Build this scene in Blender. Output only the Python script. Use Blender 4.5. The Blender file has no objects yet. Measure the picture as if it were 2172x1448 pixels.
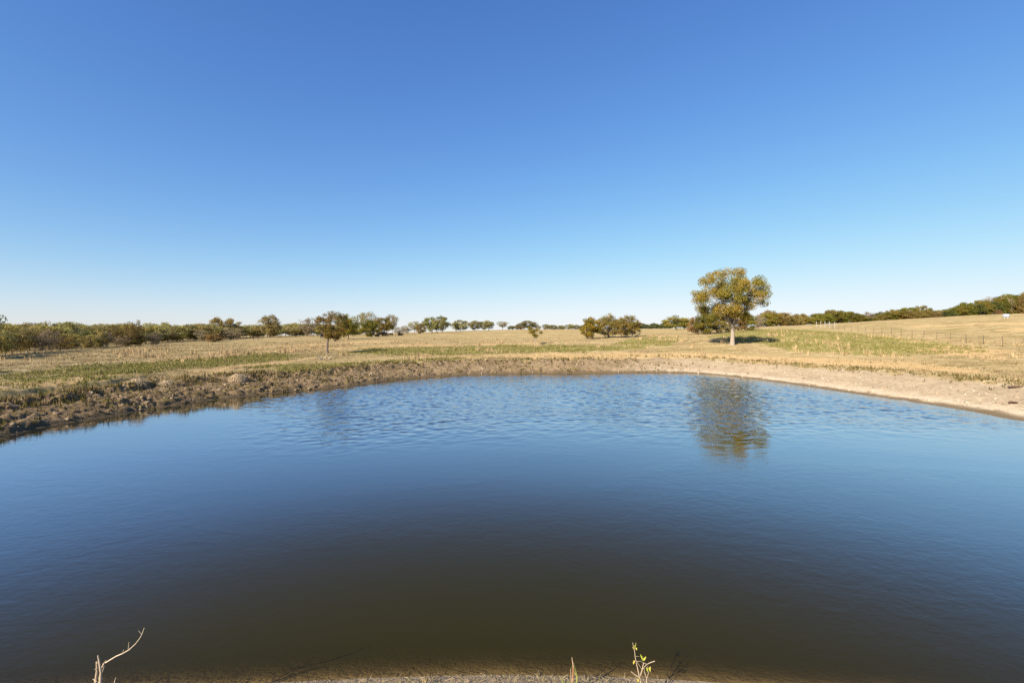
import bpy, bmesh, math, random
import numpy as np
from mathutils import Vector, Matrix

SC = bpy.context.scene
COL = SC.collection
R = math.radians

# ------------------------------------------------------------------ camera, sky, sun, exposure
CAM_H, FPX, CX, HY = 3.6, 965.0, 1086.0, 711.0     # eye height over the water, focal length and centre in photo pixels
cam_d = bpy.data.cameras.new('camera')
cam_d.sensor_width = 36.0
cam_d.lens = FPX / 2172 * 36
cam_d.shift_y = -(724 - HY) / 2172
cam_d.clip_start, cam_d.clip_end = 0.05, 9000
cam = bpy.data.objects.new('camera', cam_d)
cam.location = (0, 0, CAM_H)
cam.rotation_euler = (R(90), 0, 0)
COL.objects.link(cam)
SC.camera = cam

SUN_EL, SUN_AZ = R(31.5), R(216)          # azimuth clockwise from +Y: behind the camera, to the left
world = bpy.data.worlds.new('World')
SC.world = world
world.use_nodes = True
wn = world.node_tree
bg = wn.nodes['Background']
sky = wn.nodes.new('ShaderNodeTexSky')
sky.sky_type = 'NISHITA'
sky.sun_disc = False
sky.sun_elevation = SUN_EL
sky.sun_rotation = SUN_AZ
sky.altitude = 0
sky.air_density = 1.0
sky.dust_density = 0.15
sky.ozone_density = 4.0
grade = wn.nodes.new('ShaderNodeHueSaturation')          # the photograph's vivid colour rendering, the same all over the sky
grade.inputs['Saturation'].default_value = 1.14
wn.links.new(sky.outputs[0], grade.inputs['Color'])
SKY_K = 0.1785                                             # radiance to picture value at this strength and exposure
sep = wn.nodes.new('ShaderNodeSeparateColor'); comb = wn.nodes.new('ShaderNodeCombineColor')
wn.links.new(grade.outputs[0], sep.inputs[0])
def wmath(op, x, y):
    nd = wn.nodes.new('ShaderNodeMath'); nd.operation = op
    for k, q in enumerate((x, y)):
        if isinstance(q, (int, float)): nd.inputs[k].default_value = q
        else: wn.links.new(q, nd.inputs[k])
    return nd.outputs[0]
for ch, gain in enumerate((0.99, 1.0, 1.28)):             # the same soft highlight shoulder over the whole sky
    d = wmath('MULTIPLY', sep.outputs[ch], SKY_K * gain)
    q = wmath('POWER', wmath('ADD', wmath('POWER', wmath('DIVIDE', d, 1.06), 2.5), 1.0), 0.4)
    wn.links.new(wmath('DIVIDE', wmath('DIVIDE', d, q), SKY_K), comb.inputs[ch])
wn.links.new(comb.outputs[0], bg.inputs[0])
bg.inputs[1].default_value = 0.099

sun_d = bpy.data.lights.new('sun', 'SUN')
sun_d.energy = 5.0
sun_d.angle = R(0.55)
sun_d.color = (1.0, 0.90, 0.76)
sun = bpy.data.objects.new('sun', sun_d)
to_sun = Vector((math.sin(SUN_AZ) * math.cos(SUN_EL), math.cos(SUN_AZ) * math.cos(SUN_EL), math.sin(SUN_EL)))
sun.rotation_euler = (-to_sun).to_track_quat('-Z', 'Y').to_euler()
sun.location = to_sun * 100
COL.objects.link(sun)

SC.view_settings.view_transform = 'Standard'
SC.view_settings.look = 'None'
SC.view_settings.gamma = 1
SC.view_settings.use_curve_mapping = False
SC.view_settings.exposure = 0.85
SC.cycles.max_bounces = 6
SC.cycles.transparent_max_bounces = 8
SC.cycles.caustics_reflective = False
SC.cycles.caustics_refractive = False
SC.cycles.use_denoising = False
SC.cycles.sample_clamp_indirect = 3.0

# ------------------------------------------------------------------ small helpers
def _hash(ix, iy, seed):
    h = (ix.astype(np.int64) * 374761393 + iy.astype(np.int64) * 668265263 + seed * 1274126177) & 0xffffffff
    h = ((h ^ (h >> 13)) * 1274126177) & 0xffffffff
    return ((h ^ (h >> 16)) & 0xffffff) / float(0xffffff)

def vnoise(x, y, seed=0):
    x = np.asarray(x, float); y = np.asarray(y, float)
    ix, iy = np.floor(x), np.floor(y)
    fx, fy = x - ix, y - iy
    fx = fx * fx * fx * (fx * (fx * 6 - 15) + 10); fy = fy * fy * fy * (fy * (fy * 6 - 15) + 10)
    a = _hash(ix, iy, seed); b = _hash(ix + 1, iy, seed); c = _hash(ix, iy + 1, seed); d = _hash(ix + 1, iy + 1, seed)
    return (a + (b - a) * fx) * (1 - fy) + (c + (d - c) * fx) * fy          # 0..1

def fbm(x, y, seed=0, octv=4, gain=0.5):
    s, a, t = 0, 1.0, 0
    for k in range(octv):
        s = s + a * vnoise(x * 2 ** k + 17.3 * k, y * 2 ** k - 9.1 * k, seed + k); t += a; a *= gain
    return s / t

def sstep(a, b, x):
    t = np.clip((x - a) / (b - a), 0, 1)
    return t * t * (3 - 2 * t)

def mesh_np(name, verts, faces, mats=None, smooth=False, colors=None, attrs=None):
    """faces: int array (n,3) or (n,4)"""
    verts = np.asarray(verts, np.float32); faces = np.asarray(faces, np.int32)
    me = bpy.data.meshes.new(name)
    k = faces.shape[1]
    me.vertices.add(len(verts)); me.vertices.foreach_set('co', verts.ravel())
    me.loops.add(faces.size); me.loops.foreach_set('vertex_index', faces.ravel())
    me.polygons.add(len(faces))
    me.polygons.foreach_set('loop_start', np.arange(0, faces.size, k, dtype=np.int32))
    me.polygons.foreach_set('loop_total', np.full(len(faces), k, np.int32))
    if smooth:
        me.polygons.foreach_set('use_smooth', np.ones(len(faces), bool))
    me.update(calc_edges=True)
    if colors is not None:
        c = np.ones((len(verts), 4), np.float32); c[:, :3] = colors
        at = me.attributes.new('Col', 'FLOAT_COLOR', 'POINT'); at.data.foreach_set('color', c.ravel())
    for n, v in (attrs or {}).items():
        at = me.attributes.new(n, 'FLOAT', 'POINT'); at.data.foreach_set('value', np.asarray(v, np.float32))
    for m in ([mats] if isinstance(mats, bpy.types.Material) else (mats or [])):
        me.materials.append(m)
    return me

def obj(name, me, parent=None, loc=(0, 0, 0)):
    o = bpy.data.objects.new(name, me)
    o.location = loc
    COL.objects.link(o)
    if parent is not None: o.parent = parent
    return o

def tag(o, label, cat=None, group=None, kind=None):
    if label: o['label'] = label
    if cat: o['category'] = cat
    if group: o['group'] = group
    if kind: o['kind'] = kind
    return o

def empty(name, loc, label, cat, group=None, rz=0):
    o = bpy.data.objects.new(name, None)
    o.empty_display_size = 0.3
    o.location = loc; o.rotation_euler = (0, 0, rz)
    COL.objects.link(o)
    return tag(o, label, cat, group)

class Soup:
    """collects triangles / quads (as tris) with per-vertex colours"""
    def __init__(s): s.v, s.f, s.c, s.n = [], [], [], 0
    def add(s, v, f, c=(1, 1, 1)):
        v = np.asarray(v, float); f = np.asarray(f, int)
        c = np.asarray(c, float)
        if c.ndim == 1: c = np.tile(c, (len(v), 1))
        if f.shape[1] == 4: f = np.concatenate([f[:, [0, 1, 2]], f[:, [0, 2, 3]]])
        s.v.append(v); s.f.append(f + s.n); s.c.append(c); s.n += len(v)
    def mesh(s, name, mat, smooth=False):
        return mesh_np(name, np.concatenate(s.v), np.concatenate(s.f), mat, smooth, np.concatenate(s.c))
    def tube(s, pts, rad, sides=6, col=(1, 1, 1), cap=True):
        pts = [np.asarray(p, float) for p in pts]
        rings, prev = [], None
        for i, p in enumerate(pts):
            d = pts[min(i + 1, len(pts) - 1)] - pts[max(i - 1, 0)]
            d = d / (np.linalg.norm(d) + 1e-9)
            ref = np.array([0, 0, 1.0]) if abs(d[2]) < 0.9 else np.array([1.0, 0, 0])
            if prev is not None: u = prev - d * prev.dot(d)
            else: u = np.cross(d, ref)
            u /= np.linalg.norm(u) + 1e-9; prev = u
            w = np.cross(d, u)
            a = np.arange(sides) * 2 * np.pi / sides
            rings.append(p + rad[i] * (np.cos(a)[:, None] * u + np.sin(a)[:, None] * w))
        v = np.concatenate(rings); n = len(pts)
        i = np.arange(n - 1)[:, None] * sides; j = np.arange(sides)[None]; jn = (j + 1) % sides
        f = np.stack([i + j, i + jn, i + sides + jn, i + sides + j], -1).reshape(-1, 4)
        s.add(v, f, col)
        if cap:
            for k in (0, n - 1):
                base = list(range(sides)) if k else list(range(sides))[::-1]
                s.add(rings[k], [[base[0], base[q], base[q + 1]] for q in range(1, sides - 1)], col)
    def box(s, c, size, col=(1, 1, 1), rz=0):
        x, y, z = np.asarray(size) / 2
        v = np.array([[-x, -y, -z], [x, -y, -z], [x, y, -z], [-x, y, -z], [-x, -y, z], [x, -y, z], [x, y, z], [-x, y, z]])
        cs, sn = math.cos(rz), math.sin(rz)
        v = v @ np.array([[cs, sn, 0], [-sn, cs, 0], [0, 0, 1]]) + np.asarray(c)
        s.add(v, [[0, 3, 2, 1], [4, 5, 6, 7], [0, 1, 5, 4], [1, 2, 6, 5], [2, 3, 7, 6], [3, 0, 4, 7]], col)

# ------------------------------------------------------------------ materials
class NT:
    def __init__(s, name):
        s.m = bpy.data.materials.new(name); s.m.use_nodes = True
        s.t = s.m.node_tree; s.t.nodes.clear()
        s.out = s.t.nodes.new('ShaderNodeOutputMaterial')
    def n(s, typ, ins=None, **kw):
        nd = s.t.nodes.new(typ)
        for k, v in kw.items(): setattr(nd, k, v)
        for k, v in (ins or {}).items(): s.set(nd.inputs[k], v)
        return nd
    def set(s, sock, v):
        if isinstance(v, bpy.types.NodeSocket): s.t.links.new(v, sock)
        elif isinstance(v, (tuple, list)) and len(v) == 3 and sock.type == 'RGBA': sock.default_value = (*v, 1)
        else: sock.default_value = v
    def math(s, op, a, b=0.0, clamp=False):
        nd = s.n('ShaderNodeMath', operation=op); nd.use_clamp = clamp
        s.set(nd.inputs[0], a); s.set(nd.inputs[1], b); return nd.outputs[0]
    def mix(s, f, a, b, mode='MIX'):
        nd = s.n('ShaderNodeMix', data_type='RGBA', blend_type=mode)
        s.set(nd.inputs[0], f); s.set(nd.inputs[6], a); s.set(nd.inputs[7], b); return nd.outputs[2]
    def attr(s, name, out='Fac'): return s.n('ShaderNodeAttribute', attribute_name=name).outputs[out]
    def noise(s, vec, scale, detail=4, rough=0.55, dist=0.0):
        nd = s.n('ShaderNodeTexNoise', {'Scale': scale, 'Detail': detail, 'Roughness': rough, 'Distortion': dist})
        if vec is not None: s.set(nd.inputs['Vector'], vec)
        return nd.outputs['Fac']
    def ramp(s, f, a, b):
        nd = s.n('ShaderNodeMapRange', {'From Min': a, 'From Max': b}, interpolation_type='SMOOTHSTEP'); s.set(nd.inputs[0], f)
        return nd.outputs[0]

def leaf_material(name, lively=True):
    t = NT(name)
    col = t.attr('Col', 'Color')
    rnd = t.n('ShaderNodeObjectInfo').outputs['Random']
    hs = t.n('ShaderNodeHueSaturation', {'Hue': t.math('ADD', t.math('MULTIPLY', rnd, 0.03), 0.485), 'Saturation': 1.0,
                                         'Value': t.math('ADD', t.math('MULTIPLY', rnd, 0.4), 1.42), 'Color': col})
    cc = hs.outputs[0] if lively else col
    d = t.n('ShaderNodeBsdfDiffuse', {'Color': cc, 'Roughness': 0.6})
    tr = t.n('ShaderNodeBsdfTranslucent', {'Color': cc})
    mx = t.n('ShaderNodeMixShader', {0: 0.25, 1: d.outputs[0], 2: tr.outputs[0]})
    t.t.links.new(mx.outputs[0], t.out.inputs[0])
    return t.m

def rough_material(name, scale=8, bump=0.02, vary=0.35, rough=0.9):
    """per-vertex colour with noise variation and fine relief: bark, wood, metal, hide"""
    t = NT(name)
    tc = t.n('ShaderNodeTexCoord').outputs['Object']
    nz = t.noise(tc, scale, 5, 0.6)
    col = t.mix(1.0, t.attr('Col', 'Color'), t.n('ShaderNodeCombineColor', {0: t.math('ADD', t.math('MULTIPLY', nz, 2 * vary), 1 - vary),
                1: t.math('ADD', t.math('MULTIPLY', nz, 2 * vary), 1 - vary), 2: t.math('ADD', t.math('MULTIPLY', nz, 2 * vary), 1 - vary)}).outputs[0], 'MULTIPLY')
    bp = t.n('ShaderNodeBump', {'Height': nz, 'Distance': bump, 'Strength': 0.8})
    p = t.n('ShaderNodeBsdfPrincipled', {'Base Color': col, 'Roughness': rough, 'Normal': bp.outputs[0]})
    p.inputs['Specular IOR Level'].default_value = 0.2
    t.t.links.new(p.outputs[0], t.out.inputs[0])
    return t.m

M_LEAF = leaf_material('leaves')
M_BARK = rough_material('bark', 14, 0.03)
M_WOOD = rough_material('dead_wood', 60, 0.004)
M_METAL = rough_material('painted_metal', 20, 0.002, 0.2, 0.6)
M_HIDE = rough_material('cattle_hide', 10, 0.01, 0.25, 0.7)
M_GRASS = leaf_material('grass_blades', False)
M_CLOD = rough_material('dry_mud', 18, 0.03, 0.3)

# ------------------------------------------------------------------ the lie of the land
def pix_flat(px, py, z=0.0):
    Y = FPX * (CAM_H - z) / (py - HY)
    return ((px - CX) / FPX * Y, Y)

SHORE_PX = [(2172, 893), (2048, 870), (1931, 852), (1815, 835), (1698, 818), (1581, 802), (1448, 791), (1270, 791), (1086, 792),
            (974, 795), (857, 803), (724, 820), (567, 835), (450, 848), (333, 865), (250, 880), (167, 893), (83, 908), (0, 927)]
shore = [pix_flat(*p) for p in SHORE_PX]
shore += [(-18.6, 12.0), (-17.2, 8.2), (-13.5, 5.6), (-9, 4.2), (-6, 4.45), (-3, 4.66), (-1, 4.80), (0.3, 4.82), (1.6, 4.76), (4, 4.52),
          (7, 4.15), (11, 3.9), (16, 4.2), (21, 5.6), (25, 9), (25.8, 13), (24.2, 16.8)]
def spline(pts, per=5):
    P = np.array(pts); n = len(P); out = []
    for i in range(n):
        p0, p1, p2, p3 = P[i - 1], P[i], P[(i + 1) % n], P[(i + 2) % n]
        for k in range(per):
            t = k / per
            out.append(0.5 * ((2 * p1) + (-p0 + p2) * t + (2 * p0 - 5 * p1 + 4 * p2 - p3) * t * t + (-p0 + 3 * p1 - 3 * p2 + p3) * t ** 3))
    return np.array(out)
POLY = spline(shore)

def signed_dist(X, Y):
    """+ on land, - in the pond"""
    shp = np.shape(X); X = np.ravel(X).astype(float); Y = np.ravel(Y).astype(float)
    best = np.full(len(X), 1e18); inside = np.zeros(len(X), bool)
    A, B = POLY, np.roll(POLY, -1, 0)
    for (ax, ay), (bx, by) in zip(A, B):
        dx, dy = bx - ax, by - ay
        t = np.clip(((X - ax) * dx + (Y - ay) * dy) / (dx * dx + dy * dy + 1e-12), 0, 1)
        best = np.minimum(best, (X - ax - t * dx) ** 2 + (Y - ay - t * dy) ** 2)
        if ay != by:
            c = (ay > Y) != (by > Y)
            inside ^= c & (X < (bx - ax) * (Y - ay) / (by - ay) + ax)
    d = np.sqrt(best)
    return np.where(inside, -d, d).reshape(shp)

# field heights: for columns of the view (photo x), pairs of (depth, height)
FIELD = {
    -900: [(10, .95), (20, 1.1), (40, 1.3), (80, 1.3), (200, 1.2), (800, 1.0)],
    0:    [(16, .9), (22, 1.02), (30, 1.15), (45, 1.28), (60, 1.35), (110, 1.4), (220, 1.5), (800, 1.0)],
    300:  [(20, .9), (26, 1.05), (34, 1.2), (45, 1.3), (60, 1.4), (88, 1.5), (130, 1.75), (220, 1.9), (800, 1.5)],
    500:  [(27, .95), (34, 1.1), (45, 1.25), (60, 1.4), (88, 1.7), (130, 2.0), (220, 2.6), (800, 2.0)],
    700:  [(35, 1.0), (45, 1.2), (58, 1.3), (80, 1.8), (110, 2.5), (150, 3.05), (220, 3.7), (400, 4.4), (800, 3)],
    1086: [(45, 1.15), (52, 1.25), (60, 1.45), (80, 1.9), (110, 2.5), (150, 3.4), (220, 5.2), (300, 7.2), (400, 8.7), (480, 8.6), (800, 7)],
    1350: [(45, 1.15), (52, 1.3), (60, 1.6), (80, 2.2), (110, 3.3), (150, 4.4), (220, 6.2), (400, 9.2), (800, 6)],
    1450: [(44, 1.0), (50, 1.35), (61, 1.95), (80, 3.1), (110, 4.2), (150, 5.2), (220, 7.0), (400, 9.2), (800, 6)],
    1553: [(44, .8), (50, 1.25), (61, 2.27), (72, 3.1), (85, 4.2), (110, 5.0), (150, 6.2), (220, 7.0), (400, 8.5), (800, 6)],
    1700: [(40, .85), (46, 1.15), (61, 2.4), (72, 3.3), (90, 4.4), (110, 5.1), (150, 6.9), (180, 7.8), (260, 7.5), (800, 5)],
    1800: [(36, .9), (45, 1.25), (60, 2.2), (70, 2.9), (80, 3.4), (97, 4.0), (106, 4.25), (118, 4.9), (150, 7.3), (180, 8.8), (260, 8.5), (800, 6)],
    2000: [(32, .95), (40, 1.2), (50, 1.6), (60, 2.1), (68, 2.5), (76, 2.7), (90, 4.0), (110, 6.2), (150, 9.6), (170, 10.6), (260, 10), (800, 7)],
    2172: [(27, .95), (38, 1.25), (48, 1.55), (58, 1.85), (66, 2.2), (80, 4.0), (110, 7.7), (150, 11.0), (170, 12.2), (260, 12), (800, 8)],
    3200: [(20, .9), (38, 1.3), (58, 2.0), (80, 4.0), (110, 7.5), (150, 10.5), (170, 11.5), (260, 11), (800, 8)],
}
TH = np.radians(np.arange(-180, 180.01, 1.0)); LR = np.linspace(math.log(8), math.log(1500), 140)
def _field_grid():
    ths, cols = [], []
    for px, prof in sorted(FIELD.items()):
        t = (px - CX) / FPX; k = math.sqrt(1 + t * t)
        ths.append(math.atan(t)); p = np.array(prof)
        cols.append(np.interp(LR, np.log(p[:, 0] * k), p[:, 1]))
    cols = np.array(cols); flat = np.interp(LR, [math.log(8), math.log(60), math.log(1500)], [0.6, 0.2, 0.5])
    ths = np.array([-math.pi, -2.3] + ths + [2.3, math.pi]); cols = np.vstack([flat, flat, cols, flat, flat])
    g = np.array([np.interp(TH, ths, cols[:, j]) for j in range(len(LR))]).T
    k = np.exp(-0.5 * (np.arange(-3, 4) / 1.5) ** 2); k /= k.sum()
    gp = np.pad(g, ((3, 3), (3, 3)), 'edge')
    gp = sum(k[i] * gp[i:i + g.shape[0]] for i in range(7))
    return sum(k[i] * gp[:, i:i + g.shape[1]] for i in range(7))
FG = _field_grid()
def field(X, Y):
    th = np.arctan2(X, Y); lr = np.log(np.maximum(np.hypot(X, Y), 8.01))
    a = np.clip((th - TH[0]) / (TH[1] - TH[0]), 0, len(TH) - 1.001); b = np.clip((lr - LR[0]) / (LR[1] - LR[0]), 0, len(LR) - 1.001)
    i, j = a.astype(int), b.astype(int); fa, fb = a - i, b - j
    return (FG[i, j] * (1 - fa) + FG[i + 1, j] * fa) * (1 - fb) + (FG[i, j + 1] * (1 - fa) + FG[i + 1, j + 1] * fa) * fb

PROF_L = np.array([(0, 0), (.03, .10), (.10, .26), (.22, .40), (.34, .52), (.42, .56), (.60, .62), (.68, .72), (.76, .92), (.84, .98), (1, 1.0)])
PROF_C = np.array([(0, 0), (.05, .10), (.3, .32), (.55, .52), (.72, .86), (.85, .97), (1, 1.0)])
PROF_R = np.array([(0, 0), (.06, .03), (.25, .18), (.5, .42), (.75, .72), (1, 1.0)])
PROF_D = np.array([(0, 0), (.3, .25), (1, 1.0)])
def zone_weights(X, Y):
    """left mud bank, far cut bank, right sand, dam"""
    th = np.degrees(np.arctan2(X, Y))
    dam = 1 - sstep(6, 11, Y)
    right = sstep(8, 26, th); left = 1 - sstep(-26, -6, th)
    cen = np.clip(1 - right - left, 0, 1)
    return left * (1 - dam), cen * (1 - dam), right * (1 - dam), dam

def height(X, Y, sd=None, detail=True):
    X = np.asarray(X, float); Y = np.asarray(Y, float)
    if sd is None: sd = signed_dist(X, Y)
    L, C, Rr, D = zone_weights(X, Y)
    F = field(X, Y)
    damz = np.where(Y > -2.5, 2.0, np.maximum(2.0 + (Y + 2.5) * 0.33, 0.3))
    F = F * (1 - D) + damz * D
    w = 4.6 * L + 3.8 * C + 7.0 * Rr + 4.3 * D
    s = np.clip(sd, 0, None) / w
    if detail:      # ragged ledges
        s = s + (fbm(X * 0.8, Y * 0.8, 5) - 0.5) * 0.26 * sstep(0.05, 0.4, s) * (L + C)
    P = sum(wt * np.interp(np.clip(s, 0, 1), q[:, 0], q[:, 1]) for wt, q in ((L, PROF_L), (C, PROF_C), (Rr, PROF_R), (D, PROF_D)))
    z = F * P
    # two old cattle-path cuts in the left pasture, and one low swell
    for x0, y0, y1, dz in ((-22.9, 17, 30, .26), (-34.0, 26, 42, .24)):
        xx = x0 + (fbm(Y * 0.35, Y * 0 + x0, 9) - .5) * 1.6
        z = z - dz * sstep(-.35, .12, X - xx) * (1 - sstep(.5, 4.0, X - xx)) * sstep(y0 - 4, y0 + 3, Y) * (1 - sstep(y1 - 5, y1 + 3, Y))
    under = -np.minimum(1.9, np.abs(sd) * (.28 * L + .3 * C + .10 * Rr + .34 * D))
    z = np.where(sd < 0, under, z)
    if detail:
        land = sstep(-0.6, 0.5, sd)
        bank = sstep(0.0, 0.35, sd) * (1 - sstep(0.85, 1.15, s))
        n1 = fbm(X * 1.6, Y * 1.6, 21, 3); n2 = fbm(X * 3.4, Y * 3.4, 31, 4, .6)
        clod = (np.abs(n1 - .5) * 2) * 0.20 + (n2 - .5) * 0.30 - 0.04
        terr = (sd * 1.15 + (fbm(X * .7, Y * .7, 29, 3) - .5) * 1.6) % 1.0
        clod = clod * .75 - .17 * sstep(.57, .70, fbm(X * 1.5, Y * 1.5, 23, 3)) - .10 * sstep(.55, .95, terr) + .03
        trail = np.exp(-((s - .5) / .09) ** 2)
        z = z + clod * bank * (L * 1.0 + C * .85) * (1 - .75 * trail) + (n2 - .5) * 0.13 * bank * Rr + (n2 - .5) * .10 * bank * D
        z = z + ((fbm(X * .12, Y * .12, 41, 3) - .5) * .28 + (n1 - .5) * .10 + (n2 - .5) * .06) * sstep(1.0, 6.0, sd) * land * (1 - D * .7)
        z = z + (fbm(X * .5, Y * .5, 51, 2) - .5) * .05 * (1 - land)
    return z

def h1(x, y): return float(height(np.array([x]), np.array([y]))[0])
def place(px, Y):
    x = (px - CX) / FPX * Y
    return np.array([x, Y, h1(x, Y)])
_YS = np.geomspace(5, 420, 500)
def at(px, py):
    """first point of the land seen at a photo pixel"""
    X = (px - CX) / FPX * _YS; z = height(X, _YS, detail=False)
    ray = CAM_H - (py - HY) / FPX * _YS
    k = np.argmax(ray <= z) if (ray <= z).any() else len(_YS) - 1
    return (X[k], _YS[k])

# ------------------------------------------------------------------ ground sheet
def build_ground():
    front = np.radians(np.linspace(-56, 56, 1000)); rest = np.radians(np.linspace(56, 304, 130)[1:-1])
    th = np.concatenate([front, rest]); n = len(th)
    rs = np.linspace(3, 60, 600)
    thw = np.angle(np.exp(1j * th)); rf = np.full(n, 15.0)
    TT, RR = np.meshgrid(thw, rs, indexing='ij')
    ins = signed_dist(np.sin(TT) * RR, np.cos(TT) * RR) < 0
    for i in range(n):
        k = np.nonzero(ins[i])[0]
        if len(k): rf[i] = max(rs[k[-1]], 10)
    rf = np.convolve(np.pad(rf, 6, 'wrap'), np.ones(13) / 13, 'valid')
    rows = []
    for u in np.linspace(0, 1, 46, endpoint=False): rows.append(np.full(n, 0.003 + u * 6.497))
    for u in np.linspace(0, 1, 34, endpoint=False): rows.append(6.5 + u * (rf - 1.0 - 6.5))
    for u in np.linspace(0, 1, 135, endpoint=False): rows.append(rf - 1.0 + u * 11.5)
    for u in np.linspace(0, 1, 190): rows.append((rf + 10.5) * (6000 / (rf + 10.5)) ** (u ** 1.25))
    RR = np.array(rows); m = len(rows)
    X = np.sin(th)[None] * RR; Y = np.cos(th)[None] * RR
    sd = signed_dist(X, Y); Z = height(X, Y, sd)
    X, Y, Z, sd = X.ravel(), Y.ravel(), Z.ravel(), sd.ravel()
    i = np.arange(m - 1)[:, None] * n; j = np.arange(n)[None]; jn = (j + 1) % n
    f = np.stack([i + j, i + jn, i + n + jn, i + n + j], -1).reshape(-1, 4)[:, ::-1]
    v = np.stack([X, Y, Z], 1)
    v = np.vstack([v, [[0, 0, h1(0, 0.01)]]])
    A = masks(X, Y, sd); A = {k: np.append(q, 0) for k, q in A.items()}
    o = obj('ground', mesh_np('ground', v, f, ground_material(), True, attrs=A))
    tag(o, None, kind='structure')
    return o

GREEN_PX = [
    [(0, 790), (0, 812), (200, 801), (400, 783), (560, 766), (640, 753), (560, 748), (300, 765), (120, 778)],
    [(690, 751), (900, 753), (1150, 750), (1330, 744), (1360, 735), (1240, 733), (1080, 731), (900, 737), (780, 740)],
    [(1320, 735), (1400, 731), (1440, 722), (1430, 714), (1360, 716), (1315, 724)],
    [(1500, 716), (1540, 706), (1620, 698), (1720, 699), (1800, 705), (1880, 714), (1960, 724), (2060, 737), (2090, 746), (2040, 753), (1950, 752),
     (1860, 756), (1800, 749), (1700, 746), (1640, 739), (1600, 729)],
    [(560, 780), (700, 769), (900, 761), (1000, 757), (1000, 763), (800, 769), (660, 783), (560, 796)],
    [(0, 822), (0, 840), (120, 826), (280, 800), (200, 806)],
]
STRAW_PX = [
    [(400, 786), (560, 768), (680, 757), (640, 762), (560, 775), (420, 796)],
    [(880, 757), (1100, 752), (1330, 748), (1480, 750), (1650, 757), (1800, 762), (2172, 790), (2172, 800), (1800, 775), (1500, 762), (1200, 762), (1000, 760)],
    [(700, 742), (900, 733), (1150, 729), (1150, 726), (880, 730), (680, 738)],
    [(1920, 745), (2000, 730), (2172, 745), (2172, 765), (2080, 760), (1990, 752)],
    [(0, 808), (0, 822), (150, 812), (260, 798)],
    [(1935, 692), (2060, 687), (2172, 684), (2172, 687.5), (2060, 690.5), (1935, 694.5)],
    [(2120, 699), (2172, 695), (2172, 704), (2110, 702)],
    [(1800, 706), (1900, 717), (2000, 731), (2172, 748), (2172, 757), (2060, 741), (1950, 728), (1860, 715)],
    [(520, 735), (680, 728), (860, 722), (860, 724), (690, 732), (540, 739)],
    [(330, 758), (520, 746), (700, 735), (700, 738), (530, 750), (340, 762)],
]
def _polys(pxs):
    return [np.array([at(*p) for p in poly]) for poly in pxs]
def poly_mask(X, Y, P, soft):
    best = np.full(len(X), 1e18); inside = np.zeros(len(X), bool)
    for (ax, ay), (bx, by) in zip(P, np.roll(P, -1, 0)):
        dx, dy = bx - ax, by - ay
        t = np.clip(((X - ax) * dx + (Y - ay) * dy) / (dx * dx + dy * dy + 1e-12), 0, 1)
        best = np.minimum(best, (X - ax - t * dx) ** 2 + (Y - ay - t * dy) ** 2)
        if ay != by:
            c = (ay > Y) != (by > Y); inside ^= c & (X < (bx - ax) * (Y - ay) / (by - ay) + ax)
    d = np.where(inside, np.sqrt(best), -np.sqrt(best))
    return sstep(-soft, soft, d)
GREEN_W, STRAW_W = _polys(GREEN_PX), _polys(STRAW_PX)
def masks(X, Y, sd):
    L, C, Rr, D = zone_weights(X, Y)
    wx = X + (fbm(X * .25, Y * .25, 61, 3) - .5) * 5; wy = Y + (fbm(X * .25, Y * .25, 71, 3) - .5) * 7
    near = np.hypot(X, Y) < 200
    g = np.zeros(len(X)); st = np.zeros(len(X))
    for P in GREEN_W: g[near] = np.maximum(g[near], poly_mask(wx[near], wy[near], P, 1.6))
    for P in STRAW_W: st[near] = np.maximum(st[near], poly_mask(wx[near], wy[near], P, 1.0))
    rag = (fbm(X * .9, Y * .9, 81, 3) - .5) * 1.8
    wid = 4.3 * L + 3.4 * C + 6.6 * Rr + 3.0 * D
    bare = (1 - sstep(wid - .7, wid + .5, sd + rag)) * (1 - D * .0)
    sandy = np.clip(Rr + C * .15 + D * .55, 0, 1)
    wet = 1 - sstep(.25, .75, sd * (1 + 1.3 * L + 2.5 * D - .35 * Rr) + rag * .2)
    wet = wet * (1 - .9 * D)
    crust = sstep(.7, 1.1, sd + rag * .2) * (1 - sstep(1.2, 2.6, sd + rag * .3)) * Rr
    return dict(green=np.clip(g, 0, 1) * (1 - bare), straw=np.clip(st, 0, 1) * (1 - bare), bare=bare, sandy=sandy, wet=wet, crust=crust, dam=D)

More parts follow.
